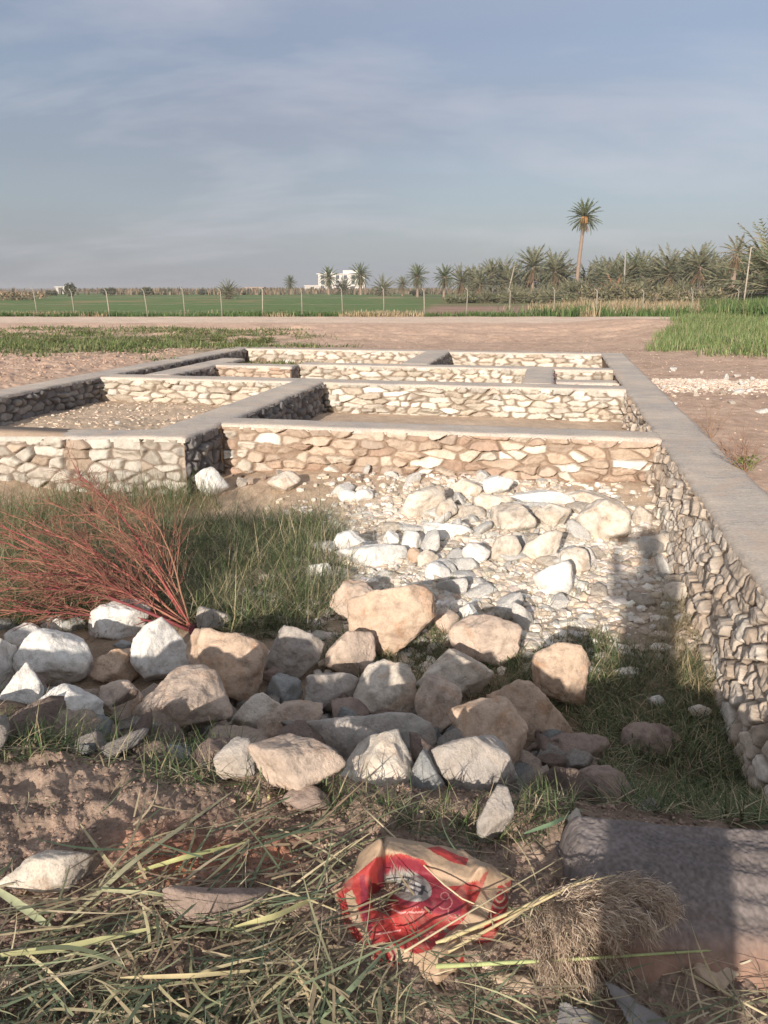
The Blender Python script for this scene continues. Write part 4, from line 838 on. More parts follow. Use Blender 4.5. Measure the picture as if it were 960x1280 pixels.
# -- pale rubble on the trench floor
UB = [('thick white slab end standing at the left of the rubble patch', [(417,692),(425,670),(445,663),(460,670),(455,687),(435,698)], 'white'),
 ('long flat pinkish-white slab lying in front of the thick white slab end', [(419,706),(425,692),(480,680),(509,695),(500,707),(460,709)], 'white'),
 ('small white stone behind the right end of the pinkish-white slab', [(479,675),(488,662),(498,667),(499,682),(485,682)], 'white'),
 ('upright pointed white stone in the rubble right of the pinkish-white slab', [(502,678),(512,663),(523,664),(528,683),(514,690)], 'white'),
 ('small peach stone beneath the upright pointed white stone', [(509,692),(520,684),(525,700),(512,705)], 'orange'),
 ('pale rounded stone with a pink side right of the small peach stone', [(522,702),(530,687),(546,689),(549,704),(530,709)], 'cream'),
 ('white block half in shadow just behind the biggest peach slab', [(534,728),(531,705),(550,702),(564,715),(562,729)], 'white'),
 ('bright white angular block near the centre of the rubble', [(577,697),(590,679),(606,682),(613,697),(600,708),(584,706)], 'white'),
 ('long rounded white stone lying across the back of the rubble', [(528,664),(534,652),(560,656),(590,661),(592,675),(560,677)], 'white'),
 ('large cream slab leaning towards the front cross wall', [(501,643),(520,622),(545,607),(556,611),(554,637),(530,648)], 'cream'),
 ('pale pink stone against the right side of the leaning cream slab', [(539,648),(555,629),(571,623),(572,640),(560,651)], 'cream'),
 ('white stone set in front of the cross wall right of centre', [(604,610),(608,598),(625,594),(640,599),(641,616),(620,619)], 'white'),
 ('white stone at the edge of the green grass left of the rubble', [(382,720),(390,704),(408,705),(414,716),(400,726)], 'white'),
 ('left one of two small white stones lying before the cross wall', [(422,621),(430,613),(440,612),(446,622),(430,628)], 'white'),
 ('right one of two small white stones lying before the cross wall', [(442,614),(448,611),(460,612),(467,623),(448,627)], 'white'),
 ('white slab leaning in the dark corner between the front-left and cross walls', [(245,590),(255,584),(275,596),(286,613),(275,620),(258,614)], 'white'),
 ('long flat pale stone at the foot of the cross wall near the corner', [(334,611),(345,594),(370,589),(376,600),(355,615)], 'cream'),
 ('pale rounded block right of the long rounded white stone', [(614,664),(620,640),(640,628),(660,640),(669,657),(650,668)], 'cream'),
 ('blocky cream stone in the rubble near the wall foot, right of centre', [(669,645),(674,634),(690,629),(712,639),(713,657),(690,660)], 'cream'),
 ('broad flat boulder near the right wall just left of the head shadow', [(722,650),(730,632),(760,624),(786,640),(787,667),(750,676),(729,664)], 'cream'),
 ('cream stone in the rubble below the broad flat boulder', [(699,708),(705,689),(725,684),(737,700),(725,718)], 'cream'),
 ('pale stone with a pink edge in the middle of the rubble', [(614,698),(618,671),(640,669),(651,690),(635,703)], 'cream'),
 ('pinkish stone between the rubble centre and the tan block', [(652,693),(664,664),(690,667),(702,680),(680,703)], 'cream'),
 ('large white crumbling lump at the right of the rubble centre', [(667,738),(672,710),(700,701),(715,715),(708,738),(685,744)], 'white'),
 ('cream wedge at the foot of the right wall beside the head shadow', [(808,693),(825,667),(840,680),(838,693)], 'cream'),
 ('pale dusty wedge at the foot of the right wall, nearer the viewer', [(831,753),(843,727),(861,734),(871,750)], 'cream'),
 ('flat white slab lying in the rubble before the cross wall right part', [(636,625),(660,613),(700,612),(716,622),(690,632),(650,633)], 'white'),
 ('flat slab under the broad flat boulder, near the right wall', [(700,618),(745,612),(775,620),(760,630),(715,632)], 'cream'),
 ('pale block low against the cross wall left of the white set-in stone', [(560,612),(575,600),(598,602),(602,618),(580,622)], 'cream'),
 ('pinkish slab lying behind the leaning cream slab', [(590,632),(605,620),(630,618),(645,628),(625,640),(600,642)], 'cream')]
for l_, p_, m_ in UB: B(l_, p_, m_, sub=4, name='rubble_stone', thick=0.9, ang=20)
protos = {}
def small_rock(k, mat):
    if (k, mat) not in protos:
        r = np.random.default_rng(700 + k); n = 7; N = r.standard_normal((n, 3)); N = np.concatenate([N, [[0, 0, 1], [0, 0, -1], [1, 0, 0], [-1, 0, 0], [0, 1, 0], [0, -1, 0]]])
        D = np.r_[r.uniform(0.6, 1.0, n), [0.55, 0.6, 1.1, 1.1, 0.9, 0.9]]; P, F = rock_surface(N, D, 4, 1.2, 40 + k, 22, 1.2); o = mk('rubble_stone', P, F, RM[mat], link=False); protos[(k, mat)] = o
    return protos[(k, mat)]
def scatter(n, fpos, smin, smax, mats, lab, grp, name='rubble_stone', seed=1, sinkf=0.25, power=2.0):
    r = np.random.default_rng(seed); c = 0
    while c < n:
        x, y = fpos(r)
        if x is None: continue
        s = smin + (smax - smin) * r.random() ** power; o = small_rock(int(r.integers(0, 7)), mats[int(r.integers(0, len(mats)))]).copy(); o.name = name; COL.objects.link(o)
        o.location = (x, y, g1(x, y) + s * (0.45 - sinkf)); o.rotation_euler = (r.normal(0, 0.5), r.normal(0, 0.5), r.uniform(0, 6.28)); o.scale = (s * r.uniform(0.8, 1.3), s * r.uniform(0.7, 1.1), s * r.uniform(0.6, 0.95)); tag(o, lab, 'rock', grp); c += 1
def f_rub(r):
    x, y = r.normal(0.8, 0.8), r.normal(6.4, 0.95); u, v = wb(x, y)
    return (x, y) if (u < 1.05 and v < 8.45 and y > 4.9 and x > -0.6) else (None, None)
scatter(185, f_rub, 0.035, 0.19, ['white', 'white', 'white', 'white', 'cream', 'cream'], 'small broken pale limestone lump in the rubble patch on the trench floor', 'small limestone lumps of the rubble patch', seed=5)
def f_foot(r):
    u, v = r.uniform(-3.6, 1.05), 8.5 - abs(r.normal(0, 0.28)); x, y, _ = bw(u, v); return x, y
scatter(30, f_foot, 0.03, 0.11, ['tan', 'cream', 'white', 'tan'], 'small stone lying along the foot of the front cross wall', 'small stones along the wall foot', seed=6)
def f_foot2(r):
    u, v = 1.1 - abs(r.normal(0, 0.16)), r.uniform(4.3, 8.4); x, y, _ = bw(u, v); return x, y
scatter(14, f_foot2, 0.02, 0.07, ['tan', 'cream', 'brown'], 'small stone lying along the foot of the right wall', 'small stones along the right wall foot', seed=7)
def f_roomA(r):
    u, v = r.uniform(-7.6, -4.4), r.uniform(8.4, 12.6); x, y, _ = bw(u, v); return x, y
scatter(12, f_roomA, 0.02, 0.10, ['cream', 'tan', 'white'], 'small stone scattered on the dusty floor of the left room', 'small stones in the left room', seed=8)
def f_out(r):
    p = at_z(r.uniform(820, 990), r.choice([468, 472, 478, 485, 500]) + r.normal(0, 5), -0.04); return p[0], p[1]
scatter(30, f_out, 0.02, 0.11, ['white', 'cream', 'white'], 'small pale stone in the spill of broken stone outside the right wall', 'pale stones spilled outside the right wall', seed=9)
def f_slope(r):
    x, y = r.uniform(-1.6, 1.0), r.uniform(2.45, 4.0); return x, y
scatter(190, f_slope, 0.05, 0.17, ['grey', 'brown', 'tan', 'slate', 'grey'], 'small stone between the big boulders on the slope', 'small stones between the boulders', name='heap_stone', seed=10)
def crumbs(name, lab, n, fpos, smin, smax, pal, seed):
    r = np.random.default_rng(seed); V0, F0 = ICO[2]; sel = []
    X, Y = fpos(r, n); n = len(X); Z = G(X, Y); s = smin + (smax - smin) * r.random(n) ** 2.2
    sc = s[:, None] * r.uniform(0.55, 1.2, (n, 3)); A = r.uniform(0, 6.28, n)
    jit = 1 + 0.28 * r.standard_normal((n, len(V0), 1)).clip(-1.5, 1.5) * 0.6
    P = np.sign(V0[None]) * np.abs(V0[None]) ** 0.8 * sc[:, None] * jit * np.array([1.15, 0.9, 0.6]); c, s_ = np.cos(A)[:, None], np.sin(A)[:, None]
    P = np.stack([P[..., 0] * c - P[..., 1] * s_ + X[:, None], P[..., 0] * s_ + P[..., 1] * c + Y[:, None], P[..., 2] + (Z + s * 0.15)[:, None]], -1)
    F = (F0[None] + (np.arange(n) * len(V0))[:, None, None]).reshape(-1, 3)
    tag(mk(name, P.reshape(-1, 3), F, M_stone, None, np.repeat(pick(pal, n, 0.12, r), len(V0), 0), smooth=False), lab, kind='stuff')
def cp1(r, n):
    X = r.normal(0.8, 0.9, n); Y = r.normal(6.4, 1.15, n); u, v = wb(X, Y); k = (u < 1.12) & (v < 8.5) & (Y > 4.3) & (X > -1.2); return X[k], Y[k]
crumbs('stone_chips', 'pale stone chips and crumbs strewn over the trench floor', 11000, cp1, 0.004, 0.055, [(0.68, 0.62, 0.54), (0.62, 0.54, 0.45), (0.70, 0.65, 0.58), (0.56, 0.46, 0.36)], 21)
def cp2(r, n):
    X = r.uniform(-1.9, 1.6, n); Y = r.uniform(1.05, 2.9, n); cr_ = 2.2 - 0.14 * X; k = (Y < cr_ + 0.5) & (fbm(X * 4, Y * 4, s=70) + 0.25 * r.standard_normal(n) > -0.1); return X[k], Y[k]
crumbs('soil_crumbs', 'crumbly clods and grit over the dug soil bank', 45000, cp2, 0.0012, 0.0085, [(0.25, 0.17, 0.13), (0.30, 0.21, 0.16), (0.20, 0.14, 0.11), (0.36, 0.26, 0.20)], 22)
def cp3(r, n):
    u = r.uniform(-13, -8.6, n); v = r.uniform(6, 20, n); X, Y, _ = bw(u, v); return X, Y
crumbs('soil_clods', 'clods of ploughed soil left of the foundation', 5000, cp3, 0.006, 0.035, [(0.44, 0.31, 0.23), (0.50, 0.37, 0.28), (0.38, 0.26, 0.19)], 23)
def cp4(r, n):
    u = r.uniform(-7.7, -4.3, n); v = r.uniform(8.2, 12.8, n); X, Y, _ = bw(u, v); return X, Y
crumbs('stone_chips', 'stone chips on the floor of the left room', 1500, cp4, 0.006, 0.03, [(0.60, 0.50, 0.40), (0.54, 0.42, 0.32)], 24)
def cp5(r, n):
    px = r.uniform(815, 1000, n); py = 474 + 7 * np.abs(r.standard_normal(n)) + (px > 900) * 0; P = np.array([at_z(a, b, -0.04) for a, b in zip(px, py)]); return P[:, 0], P[:, 1]
crumbs('stone_chips', 'white stone chips spilled on the sand outside the right wall', 2500, cp5, 0.006, 0.04, [(0.62, 0.54, 0.46), (0.55, 0.44, 0.35)], 25)

def cp6(r, n):
    u = np.where(r.random(n) < 0.45, r.uniform(1.8, 9, n), r.uniform(-8, 9, n)); v = np.where(u > 1.75, r.uniform(5, 27, n), r.uniform(20.6, 30, n)); k = (u > 1.75) | (v > 20.6); X, Y, _ = bw(u, v); return X[k], Y[k]
crumbs('soil_clods', 'grit and small clods on the bare sandy ground around the foundation', 5000, cp6, 0.003, 0.018, [(0.50, 0.36, 0.27), (0.55, 0.41, 0.31), (0.42, 0.30, 0.22)], 26)
# ------------------------------------------------------------------ grass, straw, twigs
def in_poly(x, y, poly):
    q = np.asarray(poly, float); ins = np.zeros(len(x), bool); j = len(q) - 1
    for i in range(len(q)):
        c = ((q[i, 1] > y) != (q[j, 1] > y)) & (x < (q[j, 0] - q[i, 0]) * (y - q[i, 1]) / (q[j, 1] - q[i, 1] + 1e-9) + q[i, 0]); ins ^= c; j = i
    return ins
def to_px(X, Y, Z):
    z = Z - CH; f = Y * math.cos(PITCH) - z * math.sin(PITCH); u = Y * math.sin(PITCH) + z * math.cos(PITCH)
    return 480 + FPX * X / f, 640 - FPX * u / f
def patch(poly, n, x0, x1, y0, y1, clump=0.0, seed=1):
    X = rng.uniform(x0, x1, n * 6); Y = rng.uniform(y0, y1, n * 6); px, py = to_px(X, Y, G(X, Y)); k = in_poly(px, py, poly)
    u, v = wb(X, Y); k &= (u < 1.1) & (v < 8.5) | (Y < 2.6)
    if clump: k &= fbm(X * 3, Y * 3, s=seed) > clump + 0.25 * rng.standard_normal(len(X))
    X, Y = X[k][:n], Y[k][:n]; return X, Y
GD = [(0.07, 0.11, 0.04), (0.09, 0.14, 0.05), (0.055, 0.085, 0.03), (0.12, 0.165, 0.06), (0.17, 0.185, 0.09), (0.20, 0.18, 0.10)]
ST = [(0.45, 0.36, 0.22), (0.38, 0.30, 0.18), (0.52, 0.43, 0.28), (0.32, 0.27, 0.16), (0.40, 0.38, 0.24)]
def grass(name, label, poly, n, box_, h, w, lean, curl, dry, clump=-0.2, seed=1, zoff=0.0):
    X, Y = patch(poly, n, *box_, clump, seed); m = len(X); d = rng.random(m) < dry
    cols = np.where(d[:, None], pick(ST, m), pick(GD, m)); le = np.where(d, rng.uniform(0.6, 1.55, m), rng.uniform(*lean, m))
    blades_obj(name, label, X, Y, rng.uniform(*h, m) * np.where(d, 0.9, 1), rng.uniform(*w, m), le, rng.uniform(*curl, m), cols, 5, zoff=rng.uniform(0, 0.03, m) * d + zoff)
grass('green_grass', 'lush green grass with dry straw in the trench beside the red branches', [(-40, 690), (150, 630), (240, 615), (400, 640), (440, 690), (425, 770), (380, 800), (300, 800), (240, 790), (-40, 790)], 16000, (-3.4, 0.2, 3.8, 7.5),
      (0.14, 0.42), (0.0022, 0.006), (0.05, 1.1), (0.1, 1.4), 0.36, -0.35, 51)
grass('leafy_weeds', 'fresh green leafy weeds in clumps in the trench behind the boulders', [(-40, 700), (150, 640), (260, 630), (400, 660), (430, 740), (440, 800), (300, 800), (240, 780), (-40, 790)], 5000, (-3.4, 0.2, 3.8, 7.5), (0.05, 0.22), (0.006, 0.014), (0.2, 1.4), (0.2, 1.4), 0.10, 0.12, 151)
grass('fallen_straw', 'bent dry stems tangled through the grass in the trench', [(-40, 680), (240, 620), (440, 650), (440, 800), (200, 790), (-40, 790)], 1800, (-3.4, 0.2, 3.8, 7.5), (0.15, 0.45), (0.002, 0.005), (0.6, 1.4), (-0.3, 0.8), 0.97, -0.4, 152, 0.08)
grass('green_grass', 'short green grass between the peach boulders and the rubble', [(430, 795), (500, 800), (560, 770), (660, 825), (700, 800), (660, 870), (520, 880), (400, 830)], 3600, (-0.6, 1.3, 3.4, 5.2), (0.06, 0.18), (0.003, 0.006), (0.2, 1.2), (0.1, 1.2), 0.25, -0.25, 52)
grass('shaded_grass', 'dark matted grass in the shade between the heap and the right wall', [(640, 830), (740, 795), (870, 835), (1000, 900), (1000, 1040), (760, 1010), (720, 900), (640, 905)], 12000, (0.4, 2.2, 2.3, 5.2), (0.06, 0.20), (0.0025, 0.006), (0.4, 1.5), (0.0, 1.0), 0.22, -0.3, 53)
grass('bank_grass', 'dark green grass growing between the white heap and the soil bank', [(-40, 880), (150, 905), (250, 920), (340, 965), (420, 1010), (300, 1000), (150, 965), (-40, 945)], 4200, (-2.1, 0.1, 2.2, 3.4), (0.05, 0.20), (0.0025, 0.0055), (0.3, 1.4), (0.0, 1.6), 0.25, 0.02, 54)
grass('dry_straw', 'rust-brown dry straw matted at the foot of the right wall', [(825, 745), (870, 750), (910, 850), (880, 870), (800, 840), (820, 790)], 1800, (1.2, 2.2, 3.8, 6.0), (0.08, 0.22), (0.002, 0.005), (1.0, 1.5), (0.0, 0.5), 0.97, -1, 55)
grass('dry_straw', 'thin dry straw and weeds scattered over the rubble and by the cross wall', [(260, 600), (620, 610), (760, 700), (700, 820), (560, 790), (420, 720), (300, 650)], 2300, (-1.6, 1.8, 4.3, 8.4), (0.08, 0.26), (0.002, 0.004), (0.2, 1.3), (0.0, 0.8), 0.8, -0.25, 56)
grass('wall_weeds', 'thin weeds growing before the front-left wall', [(-40, 600), (250, 610), (280, 640), (150, 650), (-40, 690)], 4200, (-4.2, -1.0, 5.2, 8.2), (0.1, 0.5), (0.0025, 0.005), (0.0, 0.6), (0.0, 0.8), 0.55, -0.2, 57)
grass('slope_grass', 'dark grass tufts growing up between the boulders', [(380, 985), (600, 1010), (720, 985), (720, 1050), (600, 1060), (420, 1025)], 1500, (-0.4, 0.8, 2.0, 3.0), (0.04, 0.13), (0.002, 0.005), (0.2, 1.2), (0.2, 1.2), 0.3, -0.5, 58)

# cut reed leaves lying over the near bank
def lying(n, x0, x1, y0, y1, L, w, top, seed, bias=None, pal=None):
    r = np.random.default_rng(seed); X = r.uniform(x0, x1, n); Y = r.uniform(y0, y1, n); az = r.uniform(0, 6.28, n) if bias is None else bias + r.normal(0, 0.6, n) + math.pi * (r.random(n) < 0.3)
    ln = r.uniform(*L, n) * (0.6 + 0.4 * r.random(n)); le = r.normal(1.50, 0.11, n); cu = r.normal(0.12, 0.30, n)
    mx_, my_ = X + np.cos(az) * ln * 0.5, Y + np.sin(az) * ln * 0.5; z = np.maximum(G(X, Y), G(mx_, my_) - 0.01) + r.uniform(0.004, top, n)
    pal = pal or [(0.19, 0.22, 0.125), (0.25, 0.26, 0.15), (0.34, 0.32, 0.19), (0.42, 0.36, 0.22), (0.14, 0.17, 0.10), (0.10, 0.135, 0.08), (0.48, 0.41, 0.27), (0.28, 0.23, 0.145), (0.20, 0.15, 0.10)]
    return ribbons(np.stack([X, Y, z], 1), ln, r.uniform(*w, n), az, le, cu, pick(pal, n, 0.2, r), 7, r.uniform(-0.7, 0.7, n), 0.7, r.normal(0, 0.55, n))
def join_ribs(name, label, parts):
    mb = MB()
    for V, F, C in parts: mb.add(V, F, C)
    o = mb.build(name, M_blade); tag(o, label, kind='stuff')
join_ribs('cut_grass', 'cut grass blades and reed leaves strewn over the soil bank in the foreground', [
    lying(620, -1.2, 0.05, 1.12, 1.60, (0.10, 0.34), (0.003, 0.011), 0.07, 61), lying(420, -1.2, -0.1, 1.30, 1.75, (0.12, 0.34), (0.003, 0.009), 0.06, 62, 0.4),
    lying(700, -1.2, 1.1, 1.0, 1.50, (0.06, 0.26), (0.0015, 0.004), 0.07, 63), lying(170, -0.75, -0.1, 1.6, 2.1, (0.15, 0.38), (0.004, 0.009), 0.05, 64, 0.5),
    lying(90, 0.05, 0.55, 1.4, 2.0, (0.1, 0.36), (0.002, 0.006), 0.05, 65, 2.6), lying(220, 0.1, 1.1, 1.05, 1.55, (0.1, 0.34), (0.002, 0.007), 0.05, 66, 0.1),
    lying(500, -1.2, 1.0, 1.1, 1.75, (0.08, 0.30), (0.002, 0.006), 0.06, 70, None, [(0.50, 0.42, 0.28), (0.42, 0.35, 0.22), (0.36, 0.30, 0.20), (0.55, 0.48, 0.34)]), lying(160, -1.3, 0.5, 1.5, 2.2, (0.05, 0.2), (0.001, 0.003), 0.02, 67), lying(900, -1.2, 0.3, 1.0, 1.5, (0.05, 0.2), (0.002, 0.006), 0.05, 68, None, [(0.07, 0.10, 0.055), (0.10, 0.13, 0.08), (0.05, 0.07, 0.04), (0.13, 0.15, 0.09)])])
def straw(lab, pts, rad, col, name='reed_stalk', cat='stalk', z=(0.02, 0.04), flat=False):
    P = []
    for i, (a, b) in enumerate(pts):
        H = hit(a, b); zz = z[min(i, len(z) - 1)]; d = np.array([0, 0, CH]) - H; P.append(H + d / np.linalg.norm(d) * zz)
    P = np.array(P); mb = MB(); t = np.linspace(0, len(P) - 1, 10); Q = np.stack([np.interp(t, range(len(P)), P[:, k]) for k in range(3)], 1)
    tube(mb, Q, np.linspace(rad, rad * 0.45, 10), 6, col); tag(mb.build(name, M_twig), lab, cat)
straw('long yellow-green stalk slanting from the soil bank up to the tan pyramid boulder', [(312, 1000), (275, 945), (232, 903)], 0.006, (0.50, 0.45, 0.16), z=(0.02, 0.16, 0.26))
straw('short upright straw standing before the large oval mottled boulder', [(336, 998), (337, 938)], 0.005, (0.45, 0.40, 0.18), z=(0.02, 0.12))
straw('pale dry stalk lying across the shaded grass towards the right wall', [(932, 915), (865, 838)], 0.006, (0.55, 0.42, 0.24), z=(0.03, 0.06))
straw('thick green-yellow reed stalk lying across under the dry plume', [(545, 1208), (700, 1200), (890, 1188)], 0.006, (0.36, 0.40, 0.18), z=(0.06, 0.07, 0.05))
straw('pale straw running down to the lower right corner', [(852, 1212), (905, 1240), (975, 1278)], 0.005, (0.52, 0.44, 0.28), z=(0.04, 0.05, 0.03))
straw('thick brownish reed stalk crossing the cut grass left of the printed paper bag', [(365, 1200), (385, 1240), (392, 1290)], 0.006, (0.42, 0.33, 0.20), z=(0.06, 0.07, 0.06))
straw('pale stalk leading up into the dry plume from the left', [(545, 1180), (640, 1140), (735, 1096)], 0.006, (0.52, 0.44, 0.24), z=(0.03, 0.08, 0.14))
straw('long pale split straw lying across the top of the printed paper bag', [(455, 1010), (570, 1120), (640, 1150)], 0.003, (0.55, 0.46, 0.30), z=(0.05, 0.12, 0.05))
straw('thin straw lying over the right corner of the printed paper bag', [(505, 1190), (600, 1132), (720, 1062)], 0.003, (0.50, 0.43, 0.28), z=(0.09, 0.10, 0.06))
straw('two-bladed green stem at the right edge of the shaded grass', [(955, 985), (945, 930), (937, 883)], 0.005, (0.38, 0.42, 0.14), z=(0.02, 0.08, 0.14))
# wide leaves standing out of the litter at the left
def leaf(lab, pts, w, col, z):
    P = []
    for i, (a, b) in enumerate(pts):
        H = hit(a, b); d = np.array([0, 0, CH]) - H; P.append(H + d / np.linalg.norm(d) * z[i])
    P = np.array(P); t = np.linspace(0, len(P) - 1, 14); Q = np.stack([np.interp(t, range(len(P)), P[:, k]) for k in range(3)], 1)
    T = np.gradient(Q, axis=0); T /= np.linalg.norm(T, axis=1, keepdims=True); S = np.cross(T, np.array([0.1, -0.5, 0.9])); S /= np.linalg.norm(S, axis=1, keepdims=True)
    s = np.linspace(0, 1, 14); wd = w * np.sin(np.clip(s * 0.93 + 0.05, 0, 1) * math.pi) ** 0.6; up = np.cross(S, T)
    V = np.stack([Q - S * wd[:, None] / 2 + up * wd[:, None] * 0.12, Q, Q + S * wd[:, None] / 2 + up * wd[:, None] * 0.12], 1); F = grid_faces(14, 3)
    tag(mk('reed_leaf', V.reshape(-1, 3), F, M_blade, None, np.broadcast_to(col, (42, 3))), lab, 'leaf')
leaf('broad pale green reed leaf at the left edge above the litter', [(-15, 1105), (30, 1135), (72, 1166)], 0.020, (0.42, 0.44, 0.27), (0.05, 0.08, 0.05))
leaf('long yellow-green reed leaf lying level across the lower left', [(-10, 1195), (80, 1185), (200, 1158)], 0.016, (0.45, 0.44, 0.22), (0.08, 0.09, 0.07))
leaf('long straw-coloured leaf lying above the grey-green slab', [(110, 1112), (180, 1116), (300, 1128)], 0.010, (0.45, 0.43, 0.26), (0.06, 0.09, 0.05))
leaf('pale leaf blade slanting up from the litter towards the soil bank', [(75, 1160), (165, 1078), (290, 990)], 0.013, (0.40, 0.38, 0.24), (0.05, 0.10, 0.06))
leaf('green-yellow leaf arching right from the middle of the reed litter', [(170, 1090), (230, 1072), (310, 1052)], 0.013, (0.46, 0.46, 0.20), (0.05, 0.08, 0.04))
leaf('straw leaf slanting down over the soil bank at the left', [(100, 1030), (140, 1085), (190, 1125)], 0.010, (0.50, 0.44, 0.26), (0.03, 0.06, 0.05))
leaf('yellow leaf tip poking left of the paper bag over the slab', [(290, 1160), (345, 1145), (400, 1120)], 0.014, (0.48, 0.45, 0.22), (0.06, 0.09, 0.05))
leaf('bright straw bundle leaf lying level at the bottom left', [(150, 1222), (240, 1220), (330, 1212)], 0.010, (0.60, 0.50, 0.28), (0.09, 0.10, 0.08))
leaf('green leaf slanting at the bottom between the litter and the paper bag', [(400, 1275), (440, 1235), (485, 1185)], 0.012, (0.28, 0.34, 0.20), (0.07, 0.08, 0.05))
leaf('dark green tongue-shaped leaf beside the upright grey wedge stone', [(655, 1042), (690, 1030), (728, 1012)], 0.012, (0.16, 0.24, 0.14), (0.05, 0.08, 0.05))

# ------------------------------------------------------------------ fallen tamarisk branch with red bark
def red_branch():
    r = np.random.default_rng(91); base = hit(238, 790) + [0, 0.05, 0.02]
    root = thing('red_branch', 'large fallen branch with red bark, its fine twigs fanning left above the white heap', 'branch', base)
    REDS = np.array([(0.29, 0.065, 0.065), (0.34, 0.10, 0.08), (0.21, 0.05, 0.055), (0.36, 0.16, 0.11), (0.27, 0.14, 0.09)])
    tw = MB(); Yb = base[1]
    def curve(A, Bp, sag, n=12):
        s = np.linspace(0, 1, n)[:, None]; P = A + (Bp - A) * s; P[:, 2] += sag * np.sin(s[:, 0] * math.pi); P[1:] += r.normal(0, 0.008, (n - 1, 3)).cumsum(0) * 0.5; return P
    tg = [((-30, 652), .5, .06), ((-30, 690), .2, .1), ((-30, 735), -.1, .1), ((0, 640), .7, .08), ((40, 618), .9, .1), ((95, 590), 1.0, .12), ((60, 668), .4, .06), ((10, 715), .1, .1), ((150, 625), .9, .16), ((100, 600), 1.1, .16), ((-60, 640), .7, .02), ((-60, 700), .3, .02), ((-60, 745), 0.1, .0), ((20, 680), .8, .02),
          ((35, 700), .6, .05), ((-30, 670), .9, .05), ((105, 640), .6, .16), ((-20, 760), -.1, .02), ((70, 735), 0.0, .05), ((180, 640), .6, .2)]
    for i, ((px, py), dy_, sag) in enumerate(tg):
        E_ = at_y(px, py, Yb + dy_); mb = MB(); A = base + r.normal(0, 0.02, 3); P = curve(A, E_, sag + r.uniform(0, 0.05), 14)
        mb2 = MB(); tube(mb2, P - base, np.linspace(0.013 if i in (0, 5, 2) else 0.0075, 0.002, 14), 6, REDS[i % 5]); mb2.build('stem', M_twig, root)
        for k in range(23):
            q = r.uniform(0.18, 0.98); j = int(q * 13); O = P[j]; T = P[min(j + 1, 13)] - P[j - 1]; T /= np.linalg.norm(T)
            d = T + r.normal(0, 0.34, 3); d /= np.linalg.norm(d); L_ = r.uniform(0.15, 0.5) * (1.15 - 0.5 * q); m = 6; pts = [O]
            for z in range(m): d = d + r.normal(0, 0.09, 3) + [0, 0, -0.015]; d /= np.linalg.norm(d); pts.append(pts[-1] + d * L_ / m)
            pts = np.array(pts); tube(tw, pts - base, np.linspace(0.0032, 0.0010, m + 1), 4, REDS[r.integers(0, 5)] * r.uniform(0.8, 1.2), cap=False)
            for z in range(7):
                o_ = pts[r.integers(1, m + 1)]; dd = d + r.normal(0, 0.45, 3); dd /= np.linalg.norm(dd); l2 = r.uniform(0.06, 0.2)
                tube(tw, np.array([o_, o_ + dd * l2 * 0.5, o_ + (dd + r.normal(0, 0.12, 3)) * l2]) - base, [0.002, 0.0014, 0.0008], 3, (REDS[r.integers(0, 5)] * 0.6 + [0.10, 0.085, 0.05]) * r.uniform(0.6, 1.25), cap=False)
    tw.build('twigs', M_twig, root)
    mb = MB(); st = hit(252, 812); tube(mb, [base - base, (hit(246, 806) - base) * 0.6 + [0, 0.02, -0.03]], [0.03, 0.034], 8, (0.20, 0.05, 0.06)); mb.build('butt_end', M_twig, root)
red_branch()

